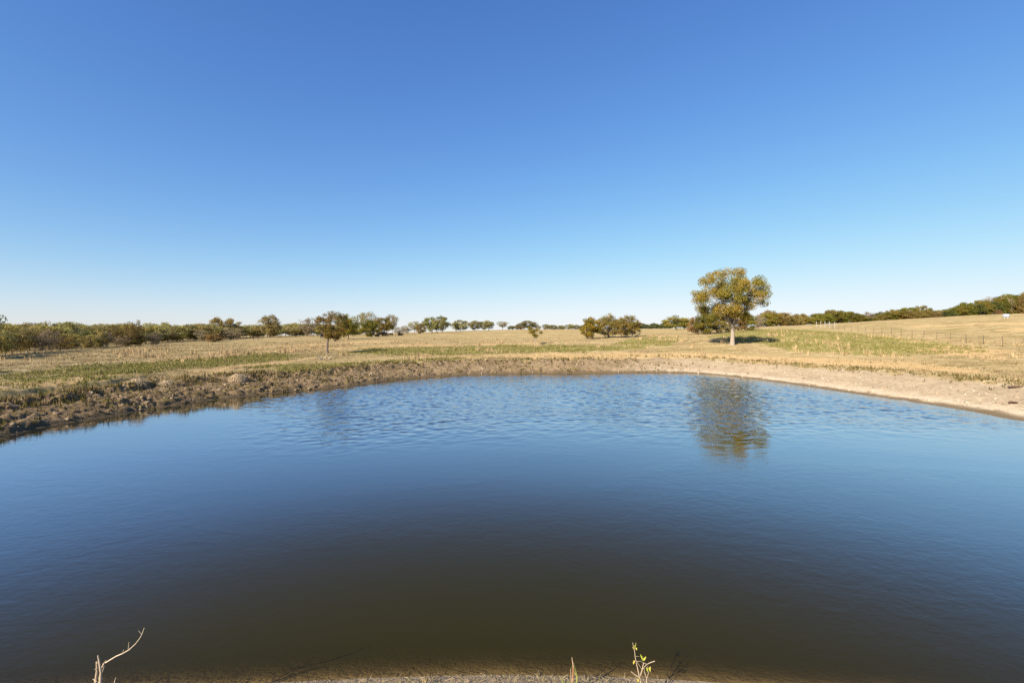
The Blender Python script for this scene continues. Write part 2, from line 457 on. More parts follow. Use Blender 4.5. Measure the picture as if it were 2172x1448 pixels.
def ground_material():
    t = NT('pasture_ground')
    P = t.n('ShaderNodeTexCoord').outputs['Object']
    n_big = t.noise(P, 0.06, 4, .6); n_mid = t.noise(P, 0.55, 5, .65); n_fine = t.noise(P, 4.0, 5, .7); n_grit = t.noise(P, 16, 3, .7)
    fine = t.ramp(n_fine, .32, .68)
    dry = t.mix(t.ramp(n_mid, .35, .65), (.40, .298, .155), (.30, .228, .108))
    dry = t.mix(t.ramp(n_big, .42, .62), dry, (.345, .26, .13))
    dry = t.mix(t.math('MULTIPLY', fine, .55), dry, (.25, .185, .09))
    green = t.mix(t.ramp(n_mid, .3, .7), (.215, .195, .065), (.30, .25, .10))
    green = t.mix(t.math('MULTIPLY', fine, .5), green, (.12, .115, .028))
    Ps = t.n('ShaderNodeMapping', {'Vector': P, 'Scale': (.30, 1.0, 1.0)}).outputs[0]
    streak = t.noise(Ps, .35, 5, .62, .5); streak2 = t.noise(Ps, 1.1, 4, .6)
    dry = t.mix(t.math('MULTIPLY', t.ramp(streak, .47, .60), .9), dry, (.20, .155, .066))
    dry = t.mix(t.math('MULTIPLY', t.ramp(streak2, .54, .70), .75), dry, (.55, .43, .25))
    dry = t.mix(t.math('MULTIPLY', t.ramp(t.noise(P, 1.8, 4, .65), .56, .70), .5), dry, (.20, .165, .055))
    green = t.mix(t.math('MULTIPLY', t.ramp(streak2, .52, .68), .6), green, (.40, .31, .16))
    dry = t.mix(t.math('MULTIPLY', t.ramp(t.noise(P, .22, 5, .65, .6), .56, .66), .7), dry, (.225, .155, .085))
    straw = t.mix(fine, (.50, .345, .175), (.37, .25, .115))
    mud = t.mix(t.ramp(n_mid, .35, .65), (.275, .195, .115), (.195, .137, .078))
    mud = t.mix(t.math('MULTIPLY', fine, .6), mud, (.09, .062, .034))
    mud = t.mix(t.math('MULTIPLY', t.ramp(t.noise(P, 1.3, 4, .6), .56, .68), .6), mud, (.145, .115, .032))
    sand = t.mix(t.ramp(n_mid, .3, .7), (.40, .315, .21), (.31, .24, .155))
    sand = t.mix(t.math('MULTIPLY', t.ramp(n_fine, .48, .66), .75), sand, (.22, .16, .10))
    sand = t.mix(t.math('MULTIPLY', t.ramp(n_grit, .55, .72), .35), sand, (.22, .15, .085))
    crust = t.mix(fine, (.62, .53, .40), (.46, .36, .24))
    wiggle = t.math('MULTIPLY', t.math('SUBTRACT', n_mid, .5), 1.1)
    gm = t.ramp(t.math('ADD', t.attr('green'), wiggle), .25, .75)
    sm = t.ramp(t.math('ADD', t.attr('straw'), wiggle), .3, .8)
    c = t.mix(gm, dry, green)
    c = t.mix(t.math('MULTIPLY', sm, .8), c, straw)
    b = t.mix(t.attr('sandy'), mud, sand)
    b = t.mix(t.math('MULTIPLY', t.attr('crust'), .5), b, crust)
    b = t.mix(t.math('MULTIPLY', t.attr('wet'), .85), b, (.115, .085, .052))
    c = t.mix(t.ramp(t.math('ADD', t.attr('bare'), t.math('MULTIPLY', wiggle, .6)), .3, .7), c, b)
    hgt = t.math('ADD', t.math('MULTIPLY', n_fine, .07), t.math('MULTIPLY', n_grit, .02))
    bp = t.n('ShaderNodeBump', {'Height': hgt, 'Distance': 1.0, 'Strength': .9})
    p = t.n('ShaderNodeBsdfDiffuse', {'Color': c, 'Roughness': .5, 'Normal': bp.outputs[0]})
    t.t.links.new(p.outputs[0], t.out.inputs[0])
    return t.m

ground = build_ground()

# ------------------------------------------------------------------ pond water
def water_material():
    t = NT('pond_water')
    P = t.n('ShaderNodeTexCoord').outputs['Object']
    mp = t.n('ShaderNodeMapping', {'Vector': P, 'Rotation': (0, 0, R(-20)), 'Scale': (1.0, 1.5, 1.0)}).outputs[0]
    ruf = t.attr('ruffle')
    slick = t.math('ADD', .35, t.math('MULTIPLY', t.ramp(t.noise(t.n('ShaderNodeMapping', {'Vector': P, 'Scale': (.5, 1.0, 1.0), 'Rotation': (0, 0, R(25))}).outputs[0], .17, 3, .55, .8), .38, .62), .65))
    w1 = t.noise(mp, 2.2, 2, .5, .4); w2 = t.noise(mp, 6, 2, .5, .3); w3 = t.noise(mp, 15, 2, .5)
    h = t.math('MULTIPLY', w1, t.math('ADD', .0036, t.math('MULTIPLY', ruf, .006)))
    h = t.math('ADD', h, t.math('MULTIPLY', w2, t.math('ADD', .0022, t.math('MULTIPLY', ruf, .010))))
    h = t.math('ADD', h, t.math('MULTIPLY', w3, .0010))
    h = t.math('MULTIPLY', h, slick)
    bp = t.n('ShaderNodeBump', {'Height': h, 'Distance': 1.0, 'Strength': 1.0})
    fr = t.n('ShaderNodeFresnel', {'IOR': 1.333, 'Normal': bp.outputs[0]})
    gl = t.n('ShaderNodeBsdfGlossy', {'Color': (.95, .97, 1), 'Roughness': .035, 'Normal': bp.outputs[0]})
    murk_n = t.mix(t.noise(P, .25, 3, .5), (.0285, .0212, .0028), (.0240, .0215, .0042))
    murk = t.n('ShaderNodeBsdfDiffuse', {'Color': murk_n})
    clear = t.n('ShaderNodeBsdfTransparent', {'Color': (.86, .80, .60)})
    depth = t.attr('depth')
    op = t.math('SUBTRACT', 1.0, t.math('POWER', 2.718, t.math('MULTIPLY', depth, -14.0)))
    body = t.n('ShaderNodeMixShader', {0: op, 1: clear.outputs[0], 2: murk.outputs[0]})
    ff = t.math('MULTIPLY', fr.outputs[0], t.math('SUBTRACT', t.math('ADD', .38, t.math('MULTIPLY', t.ramp(fr.outputs[0], .03, .18), 1.90)), t.math('MULTIPLY', t.ramp(fr.outputs[0], .20, .65), 1.20)), True)
    ff = t.math('MULTIPLY', ff, t.math('SUBTRACT', 1.0, t.n('ShaderNodeNewGeometry').outputs['Backfacing']))   # no mirror on the underside
    mx = t.n('ShaderNodeMixShader', {0: ff, 1: body.outputs[0], 2: gl.outputs[0]})
    t.t.links.new(mx.outputs[0], t.out.inputs[0])
    return t.m

def build_water():
    s = .10
    xs = np.arange(-21, 28, s); ys = np.arange(2.5, 46, s)
    X, Y = np.meshgrid(xs, ys, indexing='ij'); sd = signed_dist(X, Y)
    Z = height(X, Y, sd, True)
    n = len(ys); idx = np.arange(X.size).reshape(X.shape)
    f = np.stack([idx[:-1, :-1], idx[1:, :-1], idx[1:, 1:], idx[:-1, 1:]], -1).reshape(-1, 4)
    keep = (sd.ravel()[f] < .9).any(1); f = f[keep]
    used = np.unique(f); re = -np.ones(X.size, int); re[used] = np.arange(len(used)); f = re[f]
    X, Y, Z, sd = X.ravel()[used], Y.ravel()[used], Z.ravel()[used], sd.ravel()[used]
    edge = 15.5 + .10 * X + 4 * (fbm(X * .12, Y * .12, 91, 2) - .5)
    ruf = sstep(-2.5, 4.5, Y - edge) * sstep(-3.0, 3.5, X + 10.5 + (Y - 20) * .52)
    ruf = ruf * (.45 + .55 * sstep(.3, 3.0, -sd))
    ca, sa = math.cos(R(20)), math.sin(R(20)); U, V = X * ca + Y * sa, (Y * ca - X * sa) * 1.35
    wave = (fbm(U * 1.9, V * 1.9, 101, 2, .4) - .5) * .032 + (fbm(U * 4.0, V * 4.0, 111, 1, .5) - .5) * .052
    W = wave * ruf * (.55 + .45 * vnoise(X * .2, Y * .2, 121)) * sstep(.0, 1.5, -sd)
    me = mesh_np('pond_water', np.stack([X, Y, W], 1), f, water_material(), True,
                 attrs=dict(depth=np.clip(-Z, 0, None), ruffle=ruf))
    tag(obj('pond_water', me), None, kind='structure')
build_water()

# ------------------------------------------------------------------ trees
def bez(a, b, c, n):
    t = np.linspace(0, 1, n)[:, None]
    return (1 - t) ** 2 * np.asarray(a) + 2 * t * (1 - t) * np.asarray(b) + t * t * np.asarray(c)

def leaves(sp, rng, centers, radii, n, size, pal, flat=.7, up=.3):
    """n leaf sprays scattered in soft clumps; pal: list of (colour, weight)"""
    k = len(centers); centers = np.asarray(centers); radii = np.asarray(radii)
    pr = radii ** 2; pr = pr / pr.sum()
    ci = rng.choice(k, n, p=pr)
    d = rng.normal(size=(n, 3)); d /= np.linalg.norm(d, axis=1)[:, None] + 1e-9
    rr = rng.uniform(0, 1, n) ** .45
    p = centers[ci] + d * (rr * radii[ci])[:, None] * np.array([1, 1, flat])
    nrm = d * .6 + rng.normal(size=(n, 3)) * .6 + np.array([0, 0, up]); nrm /= np.linalg.norm(nrm, axis=1)[:, None] + 1e-9
    u = np.cross(nrm, rng.normal(size=(n, 3))); u /= np.linalg.norm(u, axis=1)[:, None] + 1e-9
    w = np.cross(nrm, u)
    L = size * rng.uniform(.55, 1.35, n)[:, None]; W = L * rng.uniform(.35, .75, n)[:, None]
    v = np.stack([p - u * L * .5, p + w * W * .5 + nrm * L * .12, p + u * L * .5, p - w * W * .5 + nrm * L * .12], 1).reshape(-1, 3)
    f = np.arange(n * 4).reshape(-1, 4)
    cols = np.array([c for c, _ in pal]); wts = np.array([q for _, q in pal], float); wts /= wts.sum()
    shift = rng.choice(len(pal), k, p=wts)                       # clumps lean to one colour of the palette
    pick = np.where(rng.uniform(size=n) < .5, shift[ci], rng.choice(len(pal), n, p=wts))
    c = cols[pick] * rng.uniform(.72, 1.28, n)[:, None]
    sp.add(v, f, np.repeat(c, 4, 0))

def make_tree(rng, H, W, pal, bark, trunk_frac=.22, crown_low=.2, n_limb=6, n_clump=30, clump_r=.16, n_leaf=3000, leaf=.16, trunk_r=.035,
              stems=1, lean=.05, shape='round', twigs=0, flat=.75, limb_parts=False, hollow=.35, off=0.0):
    """returns list of (part name, mesh); tree stands at the origin, H high and W wide"""
    wood = Soup(); crown = Soup(); limbs = []
    zc = H * (crown_low + 1) / 2; rz = H * (1 - crown_low) / 2; rx = W / 2
    cl = []
    tries = 0
    while len(cl) < n_clump and tries < 4000:
        tries += 1
        i_ = len(cl); gz = 1 - 2 * (i_ + .5) / n_clump; ga = 2.399963 * i_          # even cover of directions, then jitter
        d = np.array([math.cos(ga) * math.sqrt(1 - gz * gz), math.sin(ga) * math.sqrt(1 - gz * gz), gz]) + rng.normal(size=3) * .22; d /= np.linalg.norm(d)
        q = 1.0 if rng.uniform() < .62 else rng.uniform(hollow, 1)
        cr = clump_r * W * rng.uniform(.6, 1.3)
        c = np.array([d[0] * (rx - cr * .6) * q, d[1] * (rx - cr * .6) * q, zc + d[2] * (rz - cr * .5) * q])
        t = (c[2] - (zc - rz)) / (2 * rz)
        lim = 1.0
        if shape == 'umbrella': lim = .45 + .55 * np.clip(t * 1.8, 0, 1)
        elif shape == 'cone': lim = 1.05 - .8 * t
        elif shape == 'bush': lim = 1.05 - .35 * t
        elif shape == 'vase': lim = .35 + .65 * np.clip(t * 1.5, 0, 1)
        c[:2] *= lim; c[0] += off
        cl.append((c, cr))
    th = H * trunk_frac
    forks = []; stem_soups = []
    for s in range(stems):
        a = rng.uniform(0, 2 * math.pi); off = 0 if stems == 1 else W * .10
        b0 = np.array([math.cos(a) * off, math.sin(a) * off, 0.0])
        top = np.array([b0[0] * (1 + 1.2 * (stems > 1)) + rng.normal() * lean * H, b0[1] * (1 + 1.2 * (stems > 1)) + rng.normal() * lean * H, th * rng.uniform(.85, 1.2)])
        mid = (b0 + top) / 2 + np.array([rng.normal() * lean * H * .4, rng.normal() * lean * H * .4, 0])
        pts = bez(b0 - np.array([0, 0, .25]), mid, top, 7)
        r0 = trunk_r * H / math.sqrt(stems)
        rad = r0 * np.array([1.55, 1.22, 1.05, .98, .93, .9, .88])
        if limb_parts and s > 0:
            ws = Soup(); ws.tube(pts, rad, 9, bark); stem_soups.append(ws)
        else: wood.tube(pts, rad, 9, bark)
        forks.append((top, r0 * .88))
    # main limbs reach into the crown, boughs run from them to the leaf clumps
    lim = []
    for i in range(n_limb):
        f, fr = forks[i % len(forks)]
        a = 2 * math.pi * (i + rng.uniform(-.3, .3)) / n_limb
        e = np.array([math.cos(a) * rx * rng.uniform(.3, .62), math.sin(a) * rx * rng.uniform(.3, .62), zc + rz * rng.uniform(-.25, .6)])
        e[0] += off
        if i == 0: e = np.array([f[0] + off + rng.normal() * .05 * W, f[1] + rng.normal() * .05 * W, H * .88])
        m = f * .5 + e * .5 + np.array([(e - f)[0] * .18, (e - f)[1] * .18, -abs(e[2] - f[2]) * .12]) + rng.normal(size=3) * .04 * W
        p = bez(f - np.array([0, 0, fr * .6]), m, e, 8)
        r = np.linspace(fr * .62, fr * .14, 8)
        tgt = Soup() if limb_parts else wood
        tgt.tube(p, r, 7, bark); lim.append((p, r, tgt))
        if limb_parts: limbs.append(tgt)
    for c, cr in cl:
        best, bi, bk = 1e9, 0, 0
        for i, (p, r, _) in enumerate(lim):
            dd = np.linalg.norm(p - c, axis=1) + np.maximum(0, p[:, 2] - c[2]) * .6
            k = int(np.argmin(dd[1:])) + 1
            if dd[k] < best: best, bi, bk = dd[k], i, k
        p, r, tgt = lim[bi]; s0 = p[max(bk - 1, 0)]; m = (s0 + c) / 2 + rng.normal(size=3) * cr * .3
        pts = bez(s0, m, c, 5); rb = max(r[bk] * .5, .012 * leaf / .16)
        tgt.tube(pts, np.linspace(rb, rb * .3, 5), 5, bark, cap=False)
        for q in range(3 + twigs):
            d = rng.normal(size=3); d[2] = abs(d[2]) * .6; d /= np.linalg.norm(d)
            st = pts[rng.integers(2, 5)]; ln = cr * rng.uniform(.7, 1.25)
            tgt.tube([st, st + d * ln * .5 + rng.normal(size=3) * cr * .1, st + d * ln], [rb * .35, rb * .25, rb * .1], 3, bark, cap=False)
    leaves(crown, rng, [c for c, _ in cl], [r for _, r in cl], n_leaf, leaf, pal, flat)
    parts = [('trunk', wood.mesh('trunk', M_BARK, True))]
    for s in stem_soups: parts.append(('trunk', s.mesh('trunk', M_BARK, True)))
    for s in limbs: parts.append(('limb', s.mesh('limb', M_BARK, True)))
    parts.append(('crown', crown.mesh('crown', M_LEAF)))
    return parts

def plant(name, parts, loc, label, cat, group=None, scale=(1, 1, 1), rz=0):
    o = empty(name, loc, label, cat, group, rz)
    o.scale = scale
    tr = None
    for n, me in parts:
        q = obj(n, me, tr if n == 'limb' else o)
        if n == 'trunk' and tr is None: tr = q
    return o

OLIVE = [((.148, .124, .024), 4), ((.104, .098, .020), 4), ((.195, .138, .028), 3), ((.225, .130, .030), 1)]
GOLDG = [((.19, .145, .022), 4), ((.13, .115, .02), 3), ((.245, .165, .028), 3)]
BROWN = [((.185, .125, .042), 4), ((.145, .102, .032), 3), ((.21, .152, .050), 3), ((.13, .11, .028), 3)]
RUSSET = [((.22, .118, .042), 4), ((.15, .095, .038), 3), ((.21, .150, .060), 3)]
GREEN = [((.105, .10, .018), 4), ((.075, .078, .015), 3), ((.155, .125, .022), 2), ((.18, .11, .022), 1)]
DKGREEN = [((.07, .078, .022), 4), ((.05, .058, .016), 3), ((.11, .10, .025), 2)]
GREYOL = [((.225, .195, .082), 4), ((.175, .157, .068), 3), ((.25, .20, .075), 3), ((.13, .118, .05), 2)]
YELLOW = [((.29, .235, .062), 4), ((.245, .205, .056), 3), ((.31, .22, .06), 2), ((.165, .148, .04), 1)]
GREYBR = [((.215, .165, .10), 4), ((.165, .125, .08), 3), ((.22, .18, .085), 2)]
DARKBR = [((.11, .076, .032), 3), ((.085, .065, .024), 3), ((.16, .10, .038), 2)]
BK_LIGHT, BK_MID, BK_DARK = (.36, .29, .22), (.17, .13, .10), (.075, .055, .042)
rg = lambda s: np.random.default_rng(s)

def tree_h(p, Y, top): return CAM_H + (HY - top) * Y / FPX - p[2]

# the big shade tree by the far shore
p = place(1553, 61); Hh = tree_h(p, 61, 570)
big = make_tree(rg(7), Hh, 9.6, OLIVE + [((.235, .145, .030), 3)], BK_LIGHT, off=-.35, trunk_frac=.24, crown_low=.30, n_limb=10, n_clump=108, clump_r=.088, n_leaf=40000, leaf=.165,
                trunk_r=.025, lean=.02, twigs=2, flat=.8, limb_parts=True, hollow=.45)
plant('shade_tree', big, tuple(p), 'large shade tree with olive and gold leaves and pale trunk beyond the far shore', 'tree', rz=0)
# small round tree with a slim leaning trunk on the left
p = place(695, 58); p[0] -= .05
small = make_tree(rg(11), tree_h(p, 58, 660), 4.6, [(c, w) for c, w in OLIVE + BROWN[:1]], BK_MID, off=.75, trunk_frac=.36, crown_low=.30, n_limb=6, n_clump=46,
                  clump_r=.12, n_leaf=6500, leaf=.17, trunk_r=.028, lean=.035, shape='umbrella', limb_parts=True)
plant('slim_tree', small, tuple(p), 'small round brown-olive tree on a slim bare trunk in the left pasture', 'tree', rz=0)
# the thin, lopsided sapling in mid field
p = place(1134, 83)
sap = make_tree(rg(13), tree_h(p, 83, 688), 3.0, OLIVE, BK_LIGHT, trunk_frac=.45, crown_low=.30, n_limb=3, n_clump=9, clump_r=.20, n_leaf=1500, leaf=.2, trunk_r=.014, lean=.03)
plant('sapling', sap, tuple(p), 'thin sapling with a few leaf tufts standing alone in the middle field', 'tree', rz=.6)

# three spreading trees left of the shade tree
for px, Y, top, wpx, pal, kw, lab in (
    (1252, 104, 673, 46, GOLDG, dict(shape='bush', crown_low=.06, trunk_frac=.2, stems=2), 'gold-green tree with foliage to the ground, leftmost of three in mid field'),
    (1291, 109, 667, 54, BROWN + OLIVE[:1], dict(shape='bush', crown_low=.06, trunk_frac=.24), 'brown tree, middle and tallest of three in mid field'),
    (1332, 106, 669, 56, OLIVE + BROWN[:1], dict(shape='bush', crown_low=.03, trunk_frac=.18, stems=4, lean=.14), 'olive-brown tree with several leaning stems, rightmost of three in mid field')):
    p = place(px, Y); h = tree_h(p, Y, top)
    plant('spreading_tree', make_tree(rg(px), h * 1.03, 1.15 * wpx * Y / FPX, pal, BK_MID, n_limb=8, n_clump=52, clump_r=.13, n_leaf=8000, leaf=.25, twigs=1, limb_parts=True, **kw),
          tuple(p), lab, 'tree', 'three spreading trees in mid field')

# unit prototypes, one metre high and wide, copied and scaled along the tree lines
def protos(kind, n, **kw):
    return [make_tree(rg(500 + 31 * i + sum(map(ord, kind))), 1.0, 1.0, **kw) for i in range(n)]
base = dict(n_limb=6, n_clump=44, clump_r=.155, leaf=.052, trunk_r=.018)
PRO = {
    'olive':  protos('olive', 3, pal=OLIVE, bark=BK_MID, crown_low=.02, trunk_frac=.24, n_leaf=4940, **base),
    'brown':  protos('brown', 3, pal=BROWN, bark=BK_MID, crown_low=0.04, trunk_frac=.22, n_leaf=4680, shape='bush', **base),
    'green':  protos('green', 3, pal=GREEN, bark=BK_DARK, crown_low=0.0, trunk_frac=.2, n_leaf=4940, shape='bush', stems=2, **base),
    'dkgreen': protos('dkgreen', 1, pal=DKGREEN, bark=BK_DARK, crown_low=0.0, trunk_frac=.2, n_leaf=4940, shape='bush', stems=2, **base),
    'russet': protos('russet', 2, pal=RUSSET, bark=BK_MID, crown_low=0.0, trunk_frac=.2, n_leaf=4160, shape='bush', stems=3, **base),
    'mesq':   protos('mesq', 4, pal=GREYOL + YELLOW[:1], bark=BK_MID, crown_low=0.08, trunk_frac=.16, n_leaf=4420, shape='umbrella', stems=3, lean=.12, twigs=4, **base),
    'yellow': protos('yellow', 3, pal=YELLOW + GREYOL[:2], bark=BK_MID, crown_low=0.04, trunk_frac=.18, n_leaf=4680, shape='umbrella', stems=2, lean=.1, twigs=2, **base),
    'bare':   protos('bare', 2, pal=GREYBR, bark=(.21, .165, .13), crown_low=0.05, trunk_frac=.16, n_leaf=1700, shape='umbrella', stems=3, lean=.1, twigs=9, **base),
    'cedar':  protos('cedar', 2, pal=DARKBR + BROWN[:1], bark=BK_DARK, crown_low=.04, trunk_frac=.3, n_leaf=1900, shape='round', lean=.03, **base),
    'grove':  protos('grove', 4, pal=GREYOL + GREEN[:2], bark=BK_DARK, crown_low=.12, trunk_frac=.36, n_leaf=4940, shape='round', stems=3, lean=.06, **base),
    'airy':   protos('airy', 2, pal=GREYOL, bark=BK_MID, crown_low=.25, trunk_frac=.3, n_leaf=1700, shape='vase', twigs=4, **base),
}
rnd = random.Random(3)
def far_tree(name, kind, px, Y, top, wpx, label, cat='tree', group=None, sink=0.0):
    p = place(px, Y); h = max(tree_h(p, Y, top), .5); w = 1.15 * wpx * Y / FPX
    p[2] -= sink
    return plant(name, rnd.choice(PRO[kind]), tuple(p), label, cat, group, (w, w, h * 1.06 + sink), rnd.uniform(0, 6.28))

# --- trees behind the small tree and along the middle horizon (photo x, depth, top, width)
SINGLE = [
    ('tree', 'olive', 738, 120, 668, 44, 'yellow-olive tree directly behind the small round tree'),
    ('tree', 'airy', 777, 170, 663, 40, 'tall loose grey-green tree rising behind the yellow-green thicket tree'),
    ('tree', 'green', 784, 150, 680, 44, 'dense yellow-green tree low to the ground with deep shade under it'),
    ('tree', 'olive', 812, 165, 674, 40, 'yellow-olive tree above the resting black cattle'),
    ('tree', 'airy', 832, 175, 668, 26, 'thin see-through tree at the right end of the cattle grove'),
    ('shrub', 'bare', 846, 190, 693, 26, 'grey shrub at the right foot of the cattle grove'),
    ('shrub', 'bare', 863, 215, 690, 24, 'bare grey shrub by the gap of sky left of the low brown bush'),
    ('tree', 'airy', 879, 225, 682, 26, 'small airy tree behind the low orange-brown bush'),
    ('shrub', 'brown', 893, 205, 687, 22, 'low orange-brown bush beside the standing cow'),
    ('tree', 'grove', 914, 225, 674, 34, 'dark-stemmed grove tree, left of the tall pair on the middle horizon'),
    ('tree', 'grove', 934, 225, 672, 36, 'dark-stemmed grove tree, right of the tall pair on the middle horizon'),
    ('tree', 'grove', 975, 270, 680, 36, 'greyish tree with open trunks right of the tall pair'),
    ('tree', 'grove', 1008, 290, 681, 28, 'left tree of the clump of two in the middle of the horizon'),
    ('tree', 'grove', 1032, 290, 681, 30, 'right tree of the clump of two in the middle of the horizon'),
    ('tree', 'airy', 1066, 330, 682, 26, 'single small grey-green tree on the central crest'),
    ('shrub', 'green', 1084, 340, 691, 16, 'low green bush on the central crest'),
    ('shrub', 'brown', 1096, 340, 690, 16, 'low brown bush on the central crest'),
    ('shrub', 'russet', 1106, 345, 693, 12, 'small orange bush on the central crest'),
    ('tree', 'grove', 1118, 350, 681, 38, 'rounded tree on the crest behind the sapling'),
    ('tree', 'airy', 1137, 355, 688, 12, 'small pale tree at the right of the rounded crest tree'),
    ('tree', 'olive', 1436, 165, 670, 52, 'large round grey-olive tree left of the red-brown bushes'),
    ('tree', 'grove', 1455, 168, 678, 30, 'pale-stemmed tree at the right shoulder of the large round tree'),
    ('shrub', 'russet', 1474, 88, 674, 32, 'red-brown bush left of the shade tree trunk'),
    ('shrub', 'green', 1497, 86, 662, 48, 'tall olive bush behind the left side of the shade tree'),
    ('shrub', 'brown', 1520, 89, 668, 40, 'brown-gold bush directly behind the shade tree'),
    ('shrub', 'brown', 1545, 92, 680, 26, 'low brown bush close behind the shade tree trunk'),
    ('shrub', 'brown', 1566, 95, 670, 36, 'gold-brown bush between the shade tree trunk and the dark bush on its right'),
    ('shrub', 'green', 1585, 96, 661, 38, 'dark green-gold bush right of the shade tree trunk'),
    ('shrub', 'bare', 1607, 105, 672, 20, 'small greyish bush at the right edge of the shade tree'),
    ('tree', 'cedar', 273, 86, 683, 20, 'dark red-brown narrow tree, left of the pair at the end of the near thicket'),
    ('tree', 'cedar', 293, 88, 680, 19, 'dark red-brown narrow tree, right of the pair at the end of the near thicket'),
    ('tree', 'cedar', 247, 85, 689, 20, 'dark brown shrubby tree just left of the narrow pair'),
    ('tree', 'yellow', 466, 160, 675, 38, 'yellow-green tree with a two-lobed top in the left tree line'),
    ('tree', 'yellow', 494, 165, 677, 32, 'yellow-green tree right of the two-lobed one'),
    ('tree', 'mesq', 574, 165, 670, 44, 'tallest mesquite of the left tree line with dark forked trunk'),
    ('tree', 'bare', 655, 180, 675, 40, 'bare grey tree left of the small round tree'),
    ('tree', 'mesq', 333, 110, 690, 44, 'wide low mesquite with pale spreading limbs right of the narrow pair'),
    ('shrub', 'russet', 452, 118, 708, 36, 'low red-brown brush heap at the edge of the left pasture'),
    ('shrub', 'bare', 428, 122, 700, 26, 'grey-brown shrub beside the red-brown brush heap'),
    ('tree', 'airy', -46, 52, 656, 74, 'olive tree reaching in at the left edge of the view'),
    ('tree', 'mesq', -236, 41, 640, 190, 'broad tree out of view on the left that shades the pasture edge'),
]
for nm, kind, px, Y, top, wpx, lab in SINGLE:
    far_tree({'tree': {'cedar': 'narrow_tree', 'mesq': 'mesquite_tree', 'yellow': 'mesquite_tree'}.get(kind, 'pasture_tree'), 'shrub': 'shrub'}[nm], kind, px, Y, top, wpx, lab, nm)

# --- the small trees on the far crest
for i, (px, w) in enumerate(((1158, 16), (1172, 20), (1190, 18), (1209, 20), (1223, 14), (1237, 16))):
    far_tree('crest_tree', 'grove', px, 425 + 9 * (i % 3), 688 + (i % 3), w, 'tiny grey-green tree in the row on the far central crest', 'tree', 'trees on the far central crest', .6)
for i, px in enumerate(range(1352, 1424, 11)):
    far_tree('crest_tree', 'dkgreen', px, 330 + 11 * (i % 3), 684 + (i * 7) % 5, 20, 'dark green tree in the distant wood between the three trees and the round tree', 'tree', 'distant dark wood', .8)

# --- the left thicket: a near hedge and deeper rows
def hedge_line(pts, n):
    P = np.array(pts, float); x = np.linspace(P[0, 0], P[-1, 0], n)
    return [(a, float(np.interp(a, P[:, 0], P[:, 1])), float(np.interp(a, P[:, 0], P[:, 2]))) for a in x]
def where_left(l, px, row):
    spot = 'near the picture edge' if px < 90 else 'left of the narrow dark pair' if px < 235 else 'behind the narrow dark pair' if px < 320 else 'right of the narrow dark pair'
    return l.split(' along the')[0].split(' in the')[0] + ', ' + row + ' of the left thicket, ' + spot
def where_mid(l, px, row):
    spot = 'near the brush heap' if px < 440 else 'by the two-lobed tree' if px < 520 else 'by the tallest mesquite' if px < 620 else 'left of the round tree' if px < 690 else 'behind the round tree'
    return l.split(' in the')[0] + ', ' + row + ' behind the left pasture, ' + spot
def where_right(l, px, row):
    spot = 'near the shade tree' if px < 1720 else 'above the pipe gateway' if px < 1800 else 'above the far fence posts' if px < 1920 else 'above the near fence posts' if px < 2080 else 'near the white sign'
    return l.split(' in the')[0] + ', ' + row + ' of right crest hedgerow, ' + spot
LAB = {'mesq': ('mesquite_tree', 'grey-olive feathery mesquite in the thicket left of the pasture'),
       'yellow': ('mesquite_tree', 'yellow-green mesquite in the thicket left of the pasture'),
       'bare': ('mesquite_tree', 'almost leafless grey-brown tree in the thicket left of the pasture'),
       'brown': ('thicket_shrub', 'brown shrub along the shaded foot of the left thicket'),
       'green': ('thicket_shrub', 'dark olive shrub along the shaded foot of the left thicket'),
       'russet': ('thicket_shrub', 'reddish shrub along the shaded foot of the left thicket'),
       'cedar': ('thicket_shrub', 'dark brown shrub along the shaded foot of the left thicket')}
for px, Y, top in hedge_line([(-160, 44, 705), (0, 51, 704), (120, 62, 702), (230, 82, 704), (325, 92, 712)], 21):
    kind = rnd.choice(['brown', 'mesq', 'cedar', 'yellow', 'bare', 'bare', 'mesq', 'brown'])
    px += rnd.uniform(-8, 8)
    n, l = LAB[kind]; l = where_left(l, px, 'front row')
    far_tree(n, kind, px, Y + rnd.uniform(-1.5, 2.5), top + rnd.uniform(-9, 10), rnd.uniform(28, 48), l, 'tree' if n != 'thicket_shrub' else 'shrub', 'thicket left of the pasture')
for row, (dy, dt, n) in enumerate(((9, 0, 19), (22, 0, 18), (40, -1, 16))):
    for px, Y, top in hedge_line([(-170, 48, 690), (0, 55, 690), (120, 68, 689), (230, 88, 689), (330, 105, 691), (420, 128, 692), (480, 140, 692)], n):
        kind = rnd.choice(['yellow', 'yellow', 'mesq', 'mesq', 'bare', 'yellow'])
        n_, l = LAB[kind]; l = where_left(l, px, ('second row', 'third row', 'rearmost row')[row])
        far_tree(n_, kind, px + rnd.uniform(-10, 10), Y + dy + rnd.uniform(-3, 3), top + dt + rnd.uniform(-5, 5), rnd.uniform(44, 68) * (1 - .1 * row), l, 'tree', 'thicket left of the pasture')
LAB2 = {'mesq': 'grey-olive mesquite in the tree line behind the left pasture', 'yellow': 'yellow-olive mesquite in the tree line behind the left pasture',
        'bare': 'leafless grey tree in the tree line behind the left pasture', 'olive': 'olive tree in the tree line behind the left pasture'}
